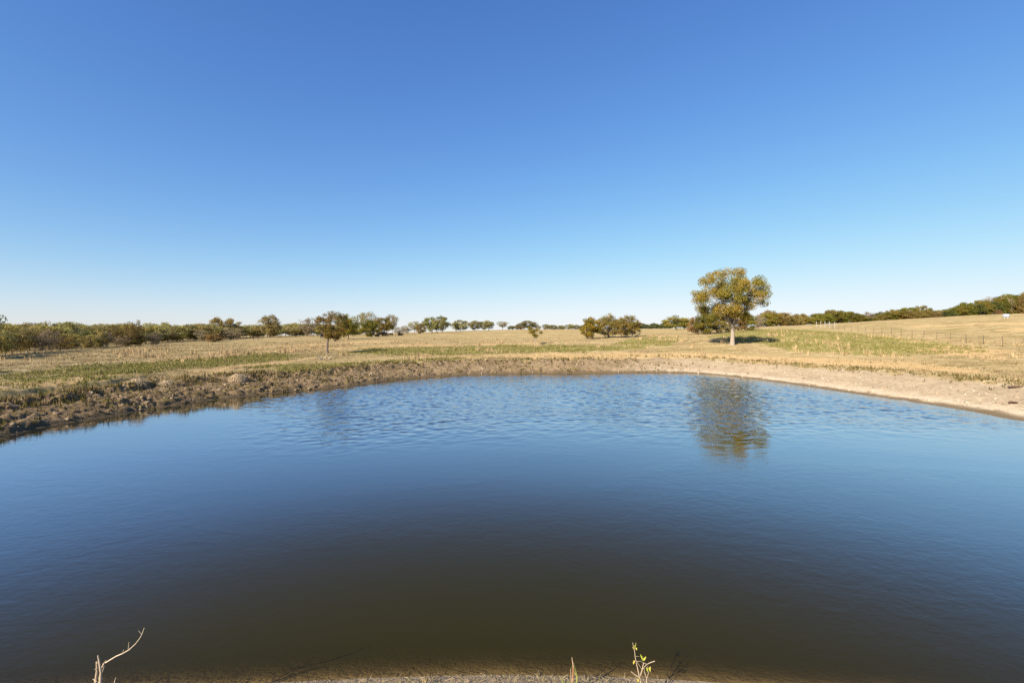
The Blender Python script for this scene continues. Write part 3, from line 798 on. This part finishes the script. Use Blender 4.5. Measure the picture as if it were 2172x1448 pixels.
for row, (dy, n) in enumerate(((0, 13), (25, 13), (60, 12))):
    for px, Y, top in hedge_line([(340, 128, 694), (430, 150, 691), (520, 172, 690), (600, 190, 690), (690, 200, 688), (760, 205, 692)], n):
        kind = rnd.choice(['mesq', 'mesq', 'yellow', 'bare', 'mesq'])
        far_tree('mesquite_tree', kind, px + rnd.uniform(-12, 12), Y + dy, top + rnd.uniform(-5, 6), rnd.uniform(34, 56), where_mid(LAB2[kind], px, ('front row', 'middle row', 'rear row')[row]), 'tree', 'tree line behind the left pasture')

# --- the hedgerow on the right-hand crest
LAB3 = {'green': 'olive-green tree in the hedgerow along the right hill crest', 'brown': 'brown-leaved tree in the hedgerow along the right hill crest',
        'dkgreen': 'dark green tree in the hedgerow along the right hill crest', 'russet': 'russet bush in the hedgerow along the right hill crest',
        'bare': 'thin grey tree in the hedgerow along the right hill crest', 'olive': 'gold-olive tree in the hedgerow along the right hill crest'}
HEDGE = [(1612, 150, 662), (1640, 155, 657), (1690, 165, 664), (1740, 172, 662), (1780, 176, 655), (1820, 178, 661), (1850, 180, 664), (1900, 180, 656),
         (1945, 178, 648), (1990, 178, 656), (2020, 178, 646), (2060, 178, 640), (2100, 178, 630), (2140, 178, 625), (2230, 178, 622)]
for row, n in ((0, 40), (1, 34)):
    for i, (px, Y, top) in enumerate(hedge_line(HEDGE, n)):
        kind = rnd.choice(['green', 'green', 'olive', 'olive', 'green', 'dkgreen', 'brown', 'bare', 'green'] if px > 1720 else ['brown', 'bare', 'olive', 'brown', 'olive', 'bare'])
        dt = rnd.uniform(3, 12) if row == 0 else rnd.uniform(-2, 7)
        far_tree('hedgerow_tree', kind, px + rnd.uniform(-5, 5), Y + row * 9 + rnd.uniform(-3, 3), top + dt, rnd.uniform(24, 36), where_right(LAB3[kind], px, ('front row', 'rear row')[row]), 'tree', 'hedgerow on the right hill crest', .4)
far_tree('shrub', 'russet', 2118, 172, 657, 13, 'small orange bush at the foot of the right hedgerow', 'shrub')

# ------------------------------------------------------------------ mud clods, grass and reeds (uncountable cover)
def scatter(n, fn, rmin, rmax, thmax=54, seed=0, power=1.0):
    """points spread over the land in view, thinning with distance; fn(X, Y, sd) -> keep probability"""
    r = rg(seed); th = np.radians(r.uniform(-thmax, thmax, n)); u = r.uniform(size=n)
    rr = rmin * (rmax / rmin) ** (u ** power)
    X, Y = np.sin(th) * rr, np.cos(th) * rr
    sd = signed_dist(X, Y)
    k = (sd > .05); X, Y, sd = X[k], Y[k], sd[k]
    k = r.uniform(size=len(X)) < fn(X, Y, sd)
    X, Y, sd = X[k], Y[k], sd[k]
    return X, Y, height(X, Y, sd), sd, r

def blades(name, X, Y, Z, r, hgt, wid, per, spread, pal, label, lean=.35):
    n = len(X) * per
    bx, by, bz = (np.repeat(q, per) for q in (X, Y, Z)); hh = np.repeat(hgt, per) * r.uniform(.55, 1.25, n); wid = np.repeat(wid * np.ones(len(X)), per)
    a = r.uniform(0, 2 * np.pi, n); sp_ = spread * np.sqrt(r.uniform(size=n))
    bx = bx + np.cos(a) * sp_; by = by + np.sin(a) * sp_
    t = r.uniform(0, 2 * np.pi, n); wv = np.stack([np.cos(t), np.sin(t), 0 * t], 1) * (wid * r.uniform(.6, 1.4, n))[:, None] * .5
    ln = np.stack([np.cos(a), np.sin(a), 0 * a], 1) * (hh * lean * r.uniform(0, 1.2, n))[:, None]
    b = np.stack([bx, by, bz - .03], 1)
    v = np.stack([b - wv, b + wv, b + ln + np.stack([0 * hh, 0 * hh, hh], 1)], 1).reshape(-1, 3)
    cols = np.array([c for c, _ in pal]); w = np.array([q for _, q in pal], float)
    tc = cols[r.choice(len(pal), len(X), p=w / w.sum())]
    c = np.repeat(tc, per, 0) * r.uniform(.75, 1.25, n)[:, None]
    me = mesh_np(name, v, np.arange(n * 3).reshape(-1, 3), M_GRASS, False, np.repeat(c, 3, 0))
    return tag(obj(name, me), label, kind='stuff')

def mk(X, Y, sd, key): return masks(X, Y, sd)[key]
DRYP = [((.41, .305, .165), 4), ((.32, .24, .125), 3), ((.50, .385, .225), 2), ((.22, .165, .075), 4)]
GRNP = [((.23, .21, .06), 4), ((.165, .16, .042), 3), ((.30, .25, .085), 3), ((.36, .28, .13), 2)]
# short dry pasture
X, Y, Z, sd, r = scatter(90000, lambda X, Y, sd: (1 - mk(X, Y, sd, 'bare')) * (1 - .8 * mk(X, Y, sd, 'green')) * (.35 + .65 * sstep(.4, .6, fbm(X * .3, Y * .3, 3, 3))), 19, 120, seed=1)
blades('dry_grass', X, Y, Z, r, .05 + .10 * vnoise(X * .4, Y * .4, 8), .05 * (1 + np.hypot(X, Y) / 70), 4, .16, DRYP, 'short dry tan grass over the pasture')
# greener grass
X, Y, Z, sd, r = scatter(150000, lambda X, Y, sd: mk(X, Y, sd, 'green') * (.4 + .6 * sstep(.35, .6, fbm(X * .5, Y * .5, 4, 3))), 19, 120, seed=2)
blades('green_grass', X, Y, Z, r, .08 + .18 * vnoise(X * .5, Y * .5, 9), .05 * (1 + np.hypot(X, Y) / 70), 5, .16, GRNP, 'olive-green grass in patches of the pasture')
# tall pale bunches along the tracks
X, Y, Z, sd, r = scatter(60000, lambda X, Y, sd: (1 - mk(X, Y, sd, 'bare')) * sstep(.58, .70, fbm(X * .30, Y * .10 + 5, 15, 3)) * .35 * (Y > 40) * sstep(.3, .7, vnoise(X * 1.2, Y * 1.2, 19)), 30, 110, seed=3)
blades('tall_dry_grass', X, Y, Z, r, .35 + .4 * vnoise(X, Y, 10), .05 * (1 + np.hypot(X, Y) / 70), 5, .14, [((.56, .41, .22), 3), ((.47, .34, .18), 3), ((.38, .26, .13), 1)], 'taller bleached grass bunches standing in the pasture')
# weeds overhanging the cut banks
X, Y, Z, sd, r = scatter(160000, lambda X, Y, sd: (zone_weights(X, Y)[0] + zone_weights(X, Y)[1]) * np.exp(-((sd - 3.9 + .7 * zone_weights(X, Y)[1]) / .7) ** 2) * .6 + .10 * (zone_weights(X, Y)[0] + zone_weights(X, Y)[1]) * (sd < 3.5)
                         + zone_weights(X, Y)[2] * np.exp(-((sd - 7.2) / 1.1) ** 2) * .25, 17, 62, seed=4)
blades('bank_weeds', X, Y, Z, r, .10 + .2 * vnoise(X * .8, Y * .8, 12), .05 * (1 + np.hypot(X, Y) / 70), 4, .12,
       [((.16, .125, .04), 3), ((.11, .095, .03), 3), ((.24, .17, .075), 3), ((.32, .22, .11), 1)], 'rank brown-green weeds along the top of the cut banks')

def clods(name, X, Y, Z, r, size, pal, label):
    ico = bmesh.new(); bmesh.ops.create_icosphere(ico, subdivisions=1, radius=1)
    iv = np.array([v.co for v in ico.verts]); fc = np.array([[v.index for v in f.verts] for f in ico.faces]); ico.free()
    n = len(X); k = len(iv)
    jit = r.uniform(.55, 1.25, (n, k, 1)); a = r.uniform(0, 6.28, n); ca, sa = np.cos(a), np.sin(a)
    v = iv[None] * jit * (size[:, None, None] * np.array([1.2, .9, .75]) * r.uniform(.7, 1.3, (n, 1, 3)))
    v = np.stack([v[..., 0] * ca[:, None] - v[..., 1] * sa[:, None], v[..., 0] * sa[:, None] + v[..., 1] * ca[:, None], v[..., 2]], -1)
    v += np.stack([X, Y, Z + size * .15], 1)[:, None]
    cols = np.array([c for c, _ in pal]); w = np.array([q for _, q in pal], float)
    c = cols[r.choice(len(pal), n, p=w / w.sum())] * r.uniform(.75, 1.25, n)[:, None]
    f = (fc[None] + (np.arange(n) * k)[:, None, None]).reshape(-1, 3)
    return tag(obj(name, mesh_np(name, v.reshape(-1, 3), f, M_CLOD, False, np.repeat(c, k, 0))), label, kind='stuff')
MUDP = [((.265, .188, .112), 4), ((.185, .127, .073), 4), ((.28, .21, .13), 1), ((.19, .16, .06), 1)]
X, Y, Z, sd, r = scatter(90000, lambda X, Y, sd: (zone_weights(X, Y)[0] + zone_weights(X, Y)[1]) * ((sd < 1.9) + (sd > 2.9) * (sd < 4.3)) * sstep(.44, .62, fbm(X * .9, Y * .9, 14, 3)) * .7, 17, 52, seed=5)
clods('mud_clods', X, Y, Z, r, .03 + .085 * r.uniform(size=len(X)) ** 2.2, MUDP, 'trampled mud clods on the left and far bank')
X, Y, Z, sd, r = scatter(26000, lambda X, Y, sd: .5 * zone_weights(X, Y)[1] * (sd < 3.2) * sstep(.45, .6, fbm(X * .7, Y * .7, 16, 3)) + zone_weights(X, Y)[2] * (sd < 6) * .22 * (sd > .6), 21, 55, seed=6)
clods('pale_clods', X, Y, Z, r, .03 + .07 * r.uniform(size=len(X)) ** 2, [((.50, .40, .28), 3), ((.40, .29, .18), 3), ((.22, .155, .09), 2)], 'pale dry lumps and stones on the sandy bank')

# ------------------------------------------------------------------ straw heaps on the left bank
def straw_heap(px, py, rad, label):
    x, y = at(px, py); z = h1(x, y); sp = Soup(); r = rg(int(px))
    n = 700; a = r.uniform(0, 6.28, n); q = np.sqrt(r.uniform(size=n)) * rad
    zz = z - .04 + rad * 1.05 * np.sqrt(np.clip(1 - (q / rad) ** 2, 0, 1)) * r.uniform(.6, 1.0, n)
    b = np.stack([x + np.cos(a) * q, y + np.sin(a) * q, zz], 1)
    d = np.stack([np.cos(a) * .8 + r.normal(size=n) * .3, np.sin(a) * .8 + r.normal(size=n) * .3, -.35 + r.normal(size=n) * .35], 1) * .24
    w = np.stack([-np.sin(a), np.cos(a), 0 * a], 1) * .016
    v = np.stack([b - w, b + w, b + d], 1).reshape(-1, 3)
    c = np.array([.66, .52, .33]) * r.uniform(.7, 1.15, n)[:, None]
    sp.add(v - np.array([x, y, z]), np.arange(n * 3).reshape(-1, 3), np.repeat(c, 3, 0))
    u = np.linspace(0, math.pi / 2, 5); ring = 12
    core = np.array([[math.cos(k * 6.283 / ring) * rad * .85 * math.cos(t), math.sin(k * 6.283 / ring) * rad * .85 * math.cos(t), rad * .9 * math.sin(t) - .06] for t in u for k in range(ring)])
    core *= 1 + r.normal(size=(len(core), 1)) * .06
    f = [[i * ring + k, i * ring + (k + 1) % ring, (i + 1) * ring + (k + 1) % ring, (i + 1) * ring + k] for i in range(4) for k in range(ring)]
    sp.add(core, f, (.52, .40, .25))
    o = obj('grass_tussock', sp.mesh('grass_tussock', M_GRASS), None, (x, y, z))
    tag(o, label, 'tussock', 'bleached tussocks on the left bank')
straw_heap(291, 819, .40, 'bleached grass tussock on the left bank, leftmost of the three')
straw_heap(353, 816, .42, 'bleached grass tussock on the left bank, middle of the three')
straw_heap(504, 810, .52, 'bleached grass tussock on the left bank, rightmost of the three')

# ------------------------------------------------------------------ bleached branches below the small tree
x, y = at(684, 762); z = h1(x, y)
e = empty('branch_heap', (x, y, z), 'small heap of bleached dead branches in front of the small round tree', 'dead branches')
r = rg(44)
for i in range(9):
    sp = Soup(); a = r.uniform(0, 6.28); L = r.uniform(.5, 1.1); d = np.array([math.cos(a) * L, math.sin(a) * L * .6, r.uniform(.1, .55)])
    s0 = np.array([r.uniform(-.7, .7), r.uniform(-.3, .3), .02])
    sp.tube([s0, s0 + d * .5 + r.normal(size=3) * .06, s0 + d], [.05, .04, .015], 5, (.52, .42, .30)); obj('branch', sp.mesh('branch', M_WOOD, True), e)

# ------------------------------------------------------------------ wire fence, pipe posts, frame and board
def post_ground(s): return 66.9 + 15.7 * s, 62 + 53 * s
e = empty('wire_fence', (*post_ground(0), h1(*post_ground(0))), 'wire fence on thin steel posts running up the right field', 'fence')
org = np.array(e.location); tops = []
sp = Soup(); sp.box((0, 0, .6), (.036, .010, 1.35), (.085, .07, .058)); sp.box((0, .02, .6), (.012, .04, 1.35), (.085, .07, .058)); post_me = sp.mesh('post', M_METAL)
for i in range(-2, 17):
    x, y = post_ground(i / 15); z = h1(x, y)
    o = obj('post', post_me, e, tuple(np.array([x, y, z]) - org)); o.rotation_euler = (rnd.uniform(-.04, .04), rnd.uniform(-.05, .05), .3)
    tops.append(np.array([x, y, z]) - org)
for hgt in (.35, .68, .98, 1.18):
    sp = Soup(); pts = []
    for a, b in zip(tops[:-1], tops[1:]):
        pts += [a + [0, 0, hgt], (a + b) / 2 + [0, 0, hgt - .03]]
    pts.append(tops[-1] + [0, 0, hgt]); sp.tube(pts, [.006] * len(pts), 4, (.16, .13, .11)); obj('wire', sp.mesh('wire', M_METAL), e)
# pale pipe posts with rails where the fence reaches the gateway
g0 = np.array([*post_ground(17.2 / 15), 0]); g0[2] = h1(g0[0], g0[1])
e = empty('pipe_gateway', tuple(g0), 'pale pipe posts and rails of a gateway at the far end of the wire fence', 'gate')
gp = []
for px, Y in ((1770, 118), (1759.6, 121), (1749.7, 124), (1741, 127), (1731.7, 130)):
    q = place(px, Y); sp = Soup()
    sp.tube([(0, 0, -.3), (0, 0, 1.62)], [.06, .06], 8, (.42, .40, .37)); sp.tube([(0, 0, 1.62), (0, 0, 1.72)], [.085, .05], 8, (.48, .47, .44))
    obj('post', sp.mesh('post', M_METAL, True), e, tuple(q - g0)); gp.append(q - g0)
for hgt in (1.2, .65):
    sp = Soup(); sp.tube([gp[0] + [0, 0, hgt], gp[1] + [0, 0, hgt], gp[2] + [0, 0, hgt]], [.045] * 3, 6, (.42, .36, .31)); obj('rail', sp.mesh('rail', M_METAL, True), e)
# rusty brace at the left fence corner
a, b = place(537.6, 131), place(547.8, 131)
e = empty('brace_posts', tuple(a), 'rusty two-post fence brace with a cross rail at the left pasture edge', 'fence brace')
for q in (a, b):
    sp = Soup(); sp.tube([(0, 0, -.2), (0, 0, 1.15)], [.07, .07], 7, (.10, .055, .035)); obj('post', sp.mesh('post', M_METAL, True), e, tuple(q - a))
sp = Soup(); sp.tube([[0, 0, .95], b - a + [0, 0, .95]], [.05, .05], 6, (.11, .06, .04)); obj('rail', sp.mesh('rail', M_METAL, True), e)
# small white board on the hillside
x, y = at(2134, 676); z = h1(x, y); k = y / FPX
e = empty('hillside_sign', (x, y, z), 'small white sign board with grey-blue border on the right hillside', 'sign', rz=-.7)
sp = Soup(); sp.box((0, 0, .78), (9.6 * k, .05, 7.0 * k), (.25, .34, .42)); obj('border', sp.mesh('border', M_METAL), e)
sp = Soup(); sp.box((0, -.035, .80), (7.4 * k, .03, 5.0 * k), (.80, .82, .82)); obj('panel', sp.mesh('panel', M_METAL), e)
for sx in (-1, 1):
    sp = Soup(); sp.box((sx * 2.4 * k, .05, .1), (.08, .05, 1.2), (.72, .70, .66)); obj('leg', sp.mesh('leg', M_METAL), e)

# ------------------------------------------------------------------ cattle
def skin_mesh(name, joints, edges, radii, mat, col, sub=1, root=0):
    bm = bmesh.new(); ly = bm.verts.layers.skin.verify(); vs = [bm.verts.new(j) for j in joints]
    for a, b in edges: bm.edges.new((vs[a], vs[b]))
    for v, rr in zip(vs, radii):
        v[ly].radius = rr if isinstance(rr, tuple) else (rr, rr)
    vs[root][ly].use_root = True
    me = bpy.data.meshes.new(name); bm.to_mesh(me); bm.free()
    o = bpy.data.objects.new(name, me); COL.objects.link(o)
    o.modifiers.new('skin', 'SKIN').use_smooth_shade = True
    o.modifiers.new('sub', 'SUBSURF').levels = sub; o.modifiers['sub'].render_levels = sub
    dg = bpy.context.evaluated_depsgraph_get()
    out = bpy.data.meshes.new_from_object(o.evaluated_get(dg)); out.name = name
    bpy.data.objects.remove(o)
    c = np.ones((len(out.vertices), 4), np.float32); c[:, :3] = col
    for atn in [q.name for q in out.attributes if q.name == 'Col']: out.attributes.remove(out.attributes[atn])
    at_ = out.attributes.new('Col', 'FLOAT_COLOR', 'POINT'); at_.data.foreach_set('color', c.ravel())
    out.materials.clear(); out.materials.append(mat)
    return out

def cow_mesh(pose, col):
    # spine along +X: rump at -0.8, shoulders at +0.55
    if pose == 'lie': dz = -.62
    else: dz = 0
    J = [(-.80, 0, 1.12 + dz), (-.45, 0, 1.06 + dz), (0, 0, 1.0 + dz), (.42, 0, 1.04 + dz), (.66, 0, 1.10 + dz)]
    Rr = [(.22, .25), (.33, .31), (.36, .36), (.33, .33), (.22, .26)]
    E = [(0, 1), (1, 2), (2, 3), (3, 4)]
    if pose == 'graze': neck = [(.92, 0, .88), (1.12, 0, .50), (1.22, 0, .30), (1.30, 0, .12)]
    else: neck = [(.92, 0, 1.26 + dz), (1.12, 0, 1.40 + dz), (1.32, 0, 1.30 + dz), (1.50, 0, 1.16 + dz)]
    k = len(J); J += neck; Rr += [.19, .15, .13, .085]; E += [(4, k), (k, k + 1), (k + 1, k + 2), (k + 2, k + 3)]
    hd = k + 1
    for sy in (-1, 1):                      # ears
        k = len(J); q = J[hd]; J.append((q[0], sy * .27, q[2] + .02)); Rr.append(.035); E.append((hd, k))
    k = len(J); J += [(-.97, 0, 1.02 + dz), (-1.0, 0, .55 + dz * .6)]; Rr += [.035, .03]; E += [(0, k), (k, k + 1)]      # tail
    for sy in (-1, 1):
        k = len(J)
        if pose == 'lie':
            J += [(.50, sy * .22, .24), (.82, sy * .26, .12), (.55, sy * .30, .06)]; Rr += [.12, .075, .05]
        else: J += [(.52, sy * .17, .74), (.53, sy * .18, .40), (.52, sy * .18, .03)]; Rr += [.12, .065, .055]
        E += [(3, k), (k, k + 1), (k + 1, k + 2)]
        k = len(J)
        if pose == 'lie':
            J += [(-.55, sy * .28, .28), (-.25, sy * .40, .14), (-.60, sy * .42, .06)]; Rr += [.17, .09, .05]
        else: J += [(-.60, sy * .19, .78), (-.76, sy * .19, .46), (-.70, sy * .19, .03)]; Rr += [.16, .075, .055]
        E += [(1, k), (k, k + 1), (k + 1, k + 2)]
    return skin_mesh('cow', J, E, Rr, M_HIDE, col, 1, 2)
BLK, RED = (.014, .012, .011), (.06, .022, .014)
COWM = {p_: cow_mesh(p_, BLK) for p_ in ('stand', 'graze', 'lie')}
CALF = cow_mesh('stand', RED)
for px, Y, pose, rz, sc, lab in (
    (895, 200, 'stand', .15, 1.0, 'black cow standing side-on in the open field below the tall pair of trees'),
    (849, 172, 'lie', .1, 1.0, 'black cow lying in the field right of the cattle grove'),
    (847, 196, 'stand', 1.5, .95, 'black cow seen end-on behind the lying cow'),
    (853, 196, 'lie', .4, .6, 'black calf lying beside the end-on cow'),
    (800, 150, 'lie', 2.9, 1.0, 'black cow lying at the shaded foot of the yellow-green tree'),
    (807, 156, 'stand', .2, 1.0, 'black cow standing in the shade, left one of the grove herd'),
    (815, 160, 'graze', .1, 1.0, 'black cow grazing at the right end of the grove herd'),
    (712, 140, 'stand', 2.6, 1.0, 'black cow standing under the right side of the small round tree'),
    (684, 128, 'stand', 1.45, .95, 'black cow seen end-on left of the small tree trunk')):
    p = place(px, Y); o = obj('cow', COWM[pose], None, tuple(p)); o.rotation_euler = (0, 0, rz); o.scale = (sc,) * 3
    tag(o, lab, 'cow', 'cattle in the pasture')
for px, Y, rz, lab in ((826, 165, .1, 'dark red-brown calf standing at the right edge of the grove shade'), (831, 170, 2.8, 'dark red-brown calf, rightmost by the grove')):
    p = place(px, Y); o = obj('calf', CALF, None, tuple(p)); o.rotation_euler = (0, 0, rz); o.scale = (.62,) * 3
    tag(o, lab, 'calf', 'calves by the grove')

# ------------------------------------------------------------------ dead shrub, stems and plant on the near bank
def npos(px, py, Y): return np.array([(px - CX) / FPX * Y, Y, CAM_H - (py - HY) / FPX * Y])
def stick(sp, pts, r0, r1, col, sides=7):
    n = len(pts); sp.tube(pts, np.linspace(r0, r1, n) * .55, sides, col)
DW = (.50, .39, .27)
Yb = 3.6
b = npos(207, 1448, Yb); gz = h1(b[0], b[1]); org = np.array([b[0], b[1], gz])
e = empty('dead_shrub', tuple(org), 'bleached broken dead shrub with one long curved twig, bottom left', 'dead shrub')
def rel(px, py, dY=0.0): return npos(px, py, Yb + dY) - org
sp = Soup(); stick(sp, [(0.0, 0, -.05), rel(213, 1448), rel(214, 1425), rel(210, 1400), rel(207.5, 1389)], .022, .007, DW)
stick(sp, [(-.03, .01, -.05), rel(203, 1447, .02), rel(206, 1420, .02), rel(205, 1402, .02)], .026, .010, (.42, .32, .22))
stick(sp, [(.02, .02, -.05), rel(210, 1440, .03), rel(217, 1415, .03), rel(220, 1404, .03)], .016, .008, (.38, .29, .20))
obj('stem', sp.mesh('stem', M_WOOD, True), e)
sp = Soup(); stick(sp, [rel(217, 1413, .03), rel(221, 1406, .03), rel(228, 1402, .02), rel(246, 1391, .01), rel(262, 1384), rel(274, 1377), rel(288, 1364, -.01), rel(297, 1352, -.02), rel(302, 1342, -.02), rel(306, 1331, -.03)], .010, .0035, (.58, .46, .33))
for a_, b_ in (((260, 1385), (262, 1377)), ((272, 1379), (273.5, 1361)), ((301, 1344), (294, 1337)), ((220, 1406), (225, 1399))):
    stick(sp, [rel(*a_), rel(*b_, -.01)], .0045, .003, (.56, .44, .31), 5)
obj('long_twig', sp.mesh('long_twig', M_WOOD, True), e)
sp = Soup()
for pts in ([(206, 1416), (201, 1419)], [(205, 1444), (200, 1441), (197, 1439)], [(208, 1404), (204, 1406)], [(215, 1432), (221, 1412)], [(243, 1449), (243, 1443), (246, 1436)]):
    stick(sp, [rel(*q, .01 * i) for i, q in enumerate(pts)], .006, .0035, (.48, .37, .25), 5)
stick(sp, [rel(243, 1449), rel(240, 1480), (.12, 0, -.03)], .006, .009, (.48, .37, .25), 5)
obj('broken_twigs', sp.mesh('broken_twigs', M_WOOD, True), e)

Yb = 4.25
b = npos(1214, 1448, Yb); org = np.array([b[0], b[1], h1(b[0], b[1])])
e = empty('cut_stem', tuple(org), 'straight reddish cut stem with dry sheath at the near bank', 'plant stem')
sp = Soup(); stick(sp, [(0, 0, -.04), rel(1214.5, 1446), rel(1215.5, 1425), rel(1216, 1412)], .013, .010, (.40, .20, .10)); stick(sp, [rel(1216, 1413), rel(1214.5, 1403), rel(1213, 1393)], .011, .005, (.46, .31, .20)); obj('stem', sp.mesh('stem', M_WOOD, True), e)
sp = Soup(); stick(sp, [(-.02, 0, -.04), rel(1211.5, 1446, -.01), rel(1210.5, 1417, -.01)], .007, .004, (.52, .38, .24)); obj('side_stem', sp.mesh('side_stem', M_WOOD, True), e)

def leafq(sp, base, tip, w, col):
    base, tip = np.asarray(base), np.asarray(tip); d = tip - base; s_ = np.cross(d, [0.3, -1, .2]); s_ /= np.linalg.norm(s_) + 1e-9
    m = base + d * .45 + np.array([0, 0, .006])
    v = [base, m + s_ * w, tip, m - s_ * w, base + d * .25 + s_ * w * .7, base + d * .25 - s_ * w * .7, base + d * .75 + s_ * w * .6, base + d * .75 - s_ * w * .6, m - np.array([0, 0, .008])]
    sp.add(v, [[0, 4, 8], [4, 1, 8], [1, 6, 8], [6, 2, 8], [2, 7, 8], [7, 3, 8], [3, 5, 8], [5, 0, 8]], col)
Yb = 4.1
b = npos(1358, 1448, Yb); org = np.array([b[0], b[1], h1(b[0], b[1])])
e = empty('leafy_sprig', tuple(org), 'knotty twiggy plant with a few yellow-green leaves at the near bank', 'plant')
sp = Soup(); tw = (.46, .36, .24)
for pts, r0, r1 in (([(1358, 1500), (1359, 1448), (1357, 1436), (1362, 1420), (1365, 1405)], .014, .006), ([(1356, 1433), (1352, 1415), (1349, 1402), (1347, 1390), (1346, 1380), (1342, 1362)], .009, .004),
                    ([(1345, 1377), (1348, 1370), (1349, 1362)], .004, .003), ([(1357, 1436), (1347, 1430), (1338, 1423)], .007, .004), ([(1349, 1400), (1356, 1410), (1362, 1420)], .005, .004),
                    ([(1351, 1402), (1358, 1401), (1364, 1404)], .004, .003), ([(1365, 1405), (1372, 1408), (1380, 1404), (1389, 1401)], .007, .006), ([(1362, 1420), (1368, 1412), (1376, 1405)], .005, .004),
                    ([(1372, 1448), (1371, 1436), (1367, 1424), (1366, 1414)], .008, .004), ([(1364, 1440), (1369, 1448)], .006, .005), ([(1349, 1391), (1356, 1391)], .003, .002), ([(1373, 1436), (1376, 1424), (1373, 1412)], .004, .003)):
    stick(sp, [rel(px, py, .012 * ((i * 7) % 3 - 1)) for i, (px, py) in enumerate(pts)], r0, r1, tw, 6)
stick(sp, [(0, 0, -.04), rel(1358, 1500)], .016, .014, tw)
sprig = obj('stem', sp.mesh('stem', M_WOOD, True), e)
LG, LY = (.30, .30, .045), (.42, .36, .07)
for (a_, b_, w, c) in (((1364, 1401), (1358, 1386), .008, LG), ((1365, 1401), (1370, 1391), .013, LY), ((1346, 1374), (1349, 1364), .008, LG), ((1345, 1376), (1341, 1371), .006, LY), ((1348, 1372), (1351, 1378), .007, LY),
                       ((1346, 1399), (1343, 1408), .010, LY), ((1376, 1414), (1380, 1424), .010, LG), ((1379, 1412), (1379, 1420), .008, LY), ((1355, 1438), (1352, 1446), .014, LY), ((1371, 1414), (1374, 1424), .008, LG)):
    sp = Soup(); leafq(sp, rel(*a_, -.01), rel(*b_, -.03), w, c); obj('leaf', sp.mesh('leaf', M_LEAF), sprig)

# a few grass blades and bits of straw on the near bank
def tuft(px, Y, n, hgt, label, seed, col):
    x = (px - CX) / FPX * Y; z = h1(x, Y); r = rg(seed); sp = Soup()
    for i in range(n):
        a = r.uniform(0, 6.28); L = hgt * r.uniform(.5, 1.1); ln = r.uniform(.25, .8) * L
        pts = [np.array([math.cos(a) * .02, math.sin(a) * .02, -.02]), np.array([math.cos(a) * ln * .35, math.sin(a) * ln * .35, L * .6]), np.array([math.cos(a) * ln, math.sin(a) * ln, L])]
        sp.tube(pts, [.004, .003, .0008], 3, np.array(col) * r.uniform(.7, 1.2), cap=False)
    tag(obj('grass_tuft', sp.mesh('grass_tuft', M_GRASS), None, (x, Y, z)), label, 'grass tuft', 'grass tufts on the near bank')
tuft(1228, 4.42, 4, .22, 'pale green grass tuft right beside the cut stem', 1, (.42, .42, .12))
tuft(1198, 4.40, 5, .13, 'pale green grass tuft just left of the cut stem', 2, (.38, .40, .12))
tuft(900, 4.55, 8, .12, 'low straw-coloured tuft at the bottom edge, leftmost on the near bank', 3, (.50, .38, .18))
r = rg(77)
X = r.uniform(-1.9, 1.6, 420); Y = 4.83 - .05 * X ** 2 - r.uniform(.0, .5, 420) ** 1.0; Z = height(X, Y)
sp = Soup()
for x, y, z in zip(X, Y, Z):
    a = r.uniform(0, 6.28); L = r.uniform(.015, .07); d = np.array([math.cos(a) * L, math.sin(a) * L, r.uniform(0, .02)])
    sp.tube([np.array([x, y, z + .006]), np.array([x, y, z + .008]) + d], [.003, .002], 3, np.array([.46, .34, .20]) * r.uniform(.35, 1.3), cap=False)
tag(obj('straw_litter', sp.mesh('straw_litter', M_WOOD)), 'bits of straw and twig on the near mud', kind='stuff')

r = rg(78)
X = r.uniform(-2.6, 2.4, 900); Y = 4.76 - .05 * X ** 2 - np.abs(r.normal(0, .16, 900)); sdd = signed_dist(X, Y); k = sdd > .03; X, Y, sdd = X[k], Y[k], sdd[k]
blades('near_bank_grass', X, Y, height(X, Y, sdd), r, .02 + .05 * r.uniform(size=len(X)), .006, 4, .03, [((.42, .34, .14), 3), ((.30, .28, .09), 2), ((.50, .40, .22), 2), ((.22, .17, .08), 2)], 'short straw and yellow-green grass on the near bank edge')

X = r.uniform(-13, 13, 9000); Y = r.uniform(-5, 4.2, 9000); sdd = signed_dist(X, Y); k = (sdd > 1.0) & (vnoise(X * .8, Y * .8, 33) > .35); X, Y, sdd = X[k], Y[k], sdd[k]
blades('dam_grass', X, Y, height(X, Y, sdd), r, .05 + .10 * r.uniform(size=len(X)), .007, 5, .05, [((.42, .32, .16), 3), ((.28, .25, .085), 2), ((.50, .39, .22), 2), ((.22, .17, .08), 2)], 'short dry grass on the dam')

# drift sticks on the sandy shore
for px, py, L, a, lab in ((2158, 823, .75, -.25, 'dark weathered stick lying across the right sand near the edge of view'), (2150, 858, .5, .1, 'short reddish log on the right sand above the wet edge')):
    x, y = at(px, py); z = h1(x, y); sp = Soup()
    sp.tube([(-L / 2, 0, .05), (-.1, .05, .07), (L / 2, .02, .06)], [.05, .06, .03], 6, (.11, .065, .04)); sp.tube([(0, .04, .07), (L * .3, .2, .12)], [.025, .01], 5, (.13, .085, .05))
    o = obj('drift_stick', sp.mesh('drift_stick', M_WOOD, True), None, (x, y, z)); o.rotation_euler = (0, 0, a); tag(o, lab, 'stick')
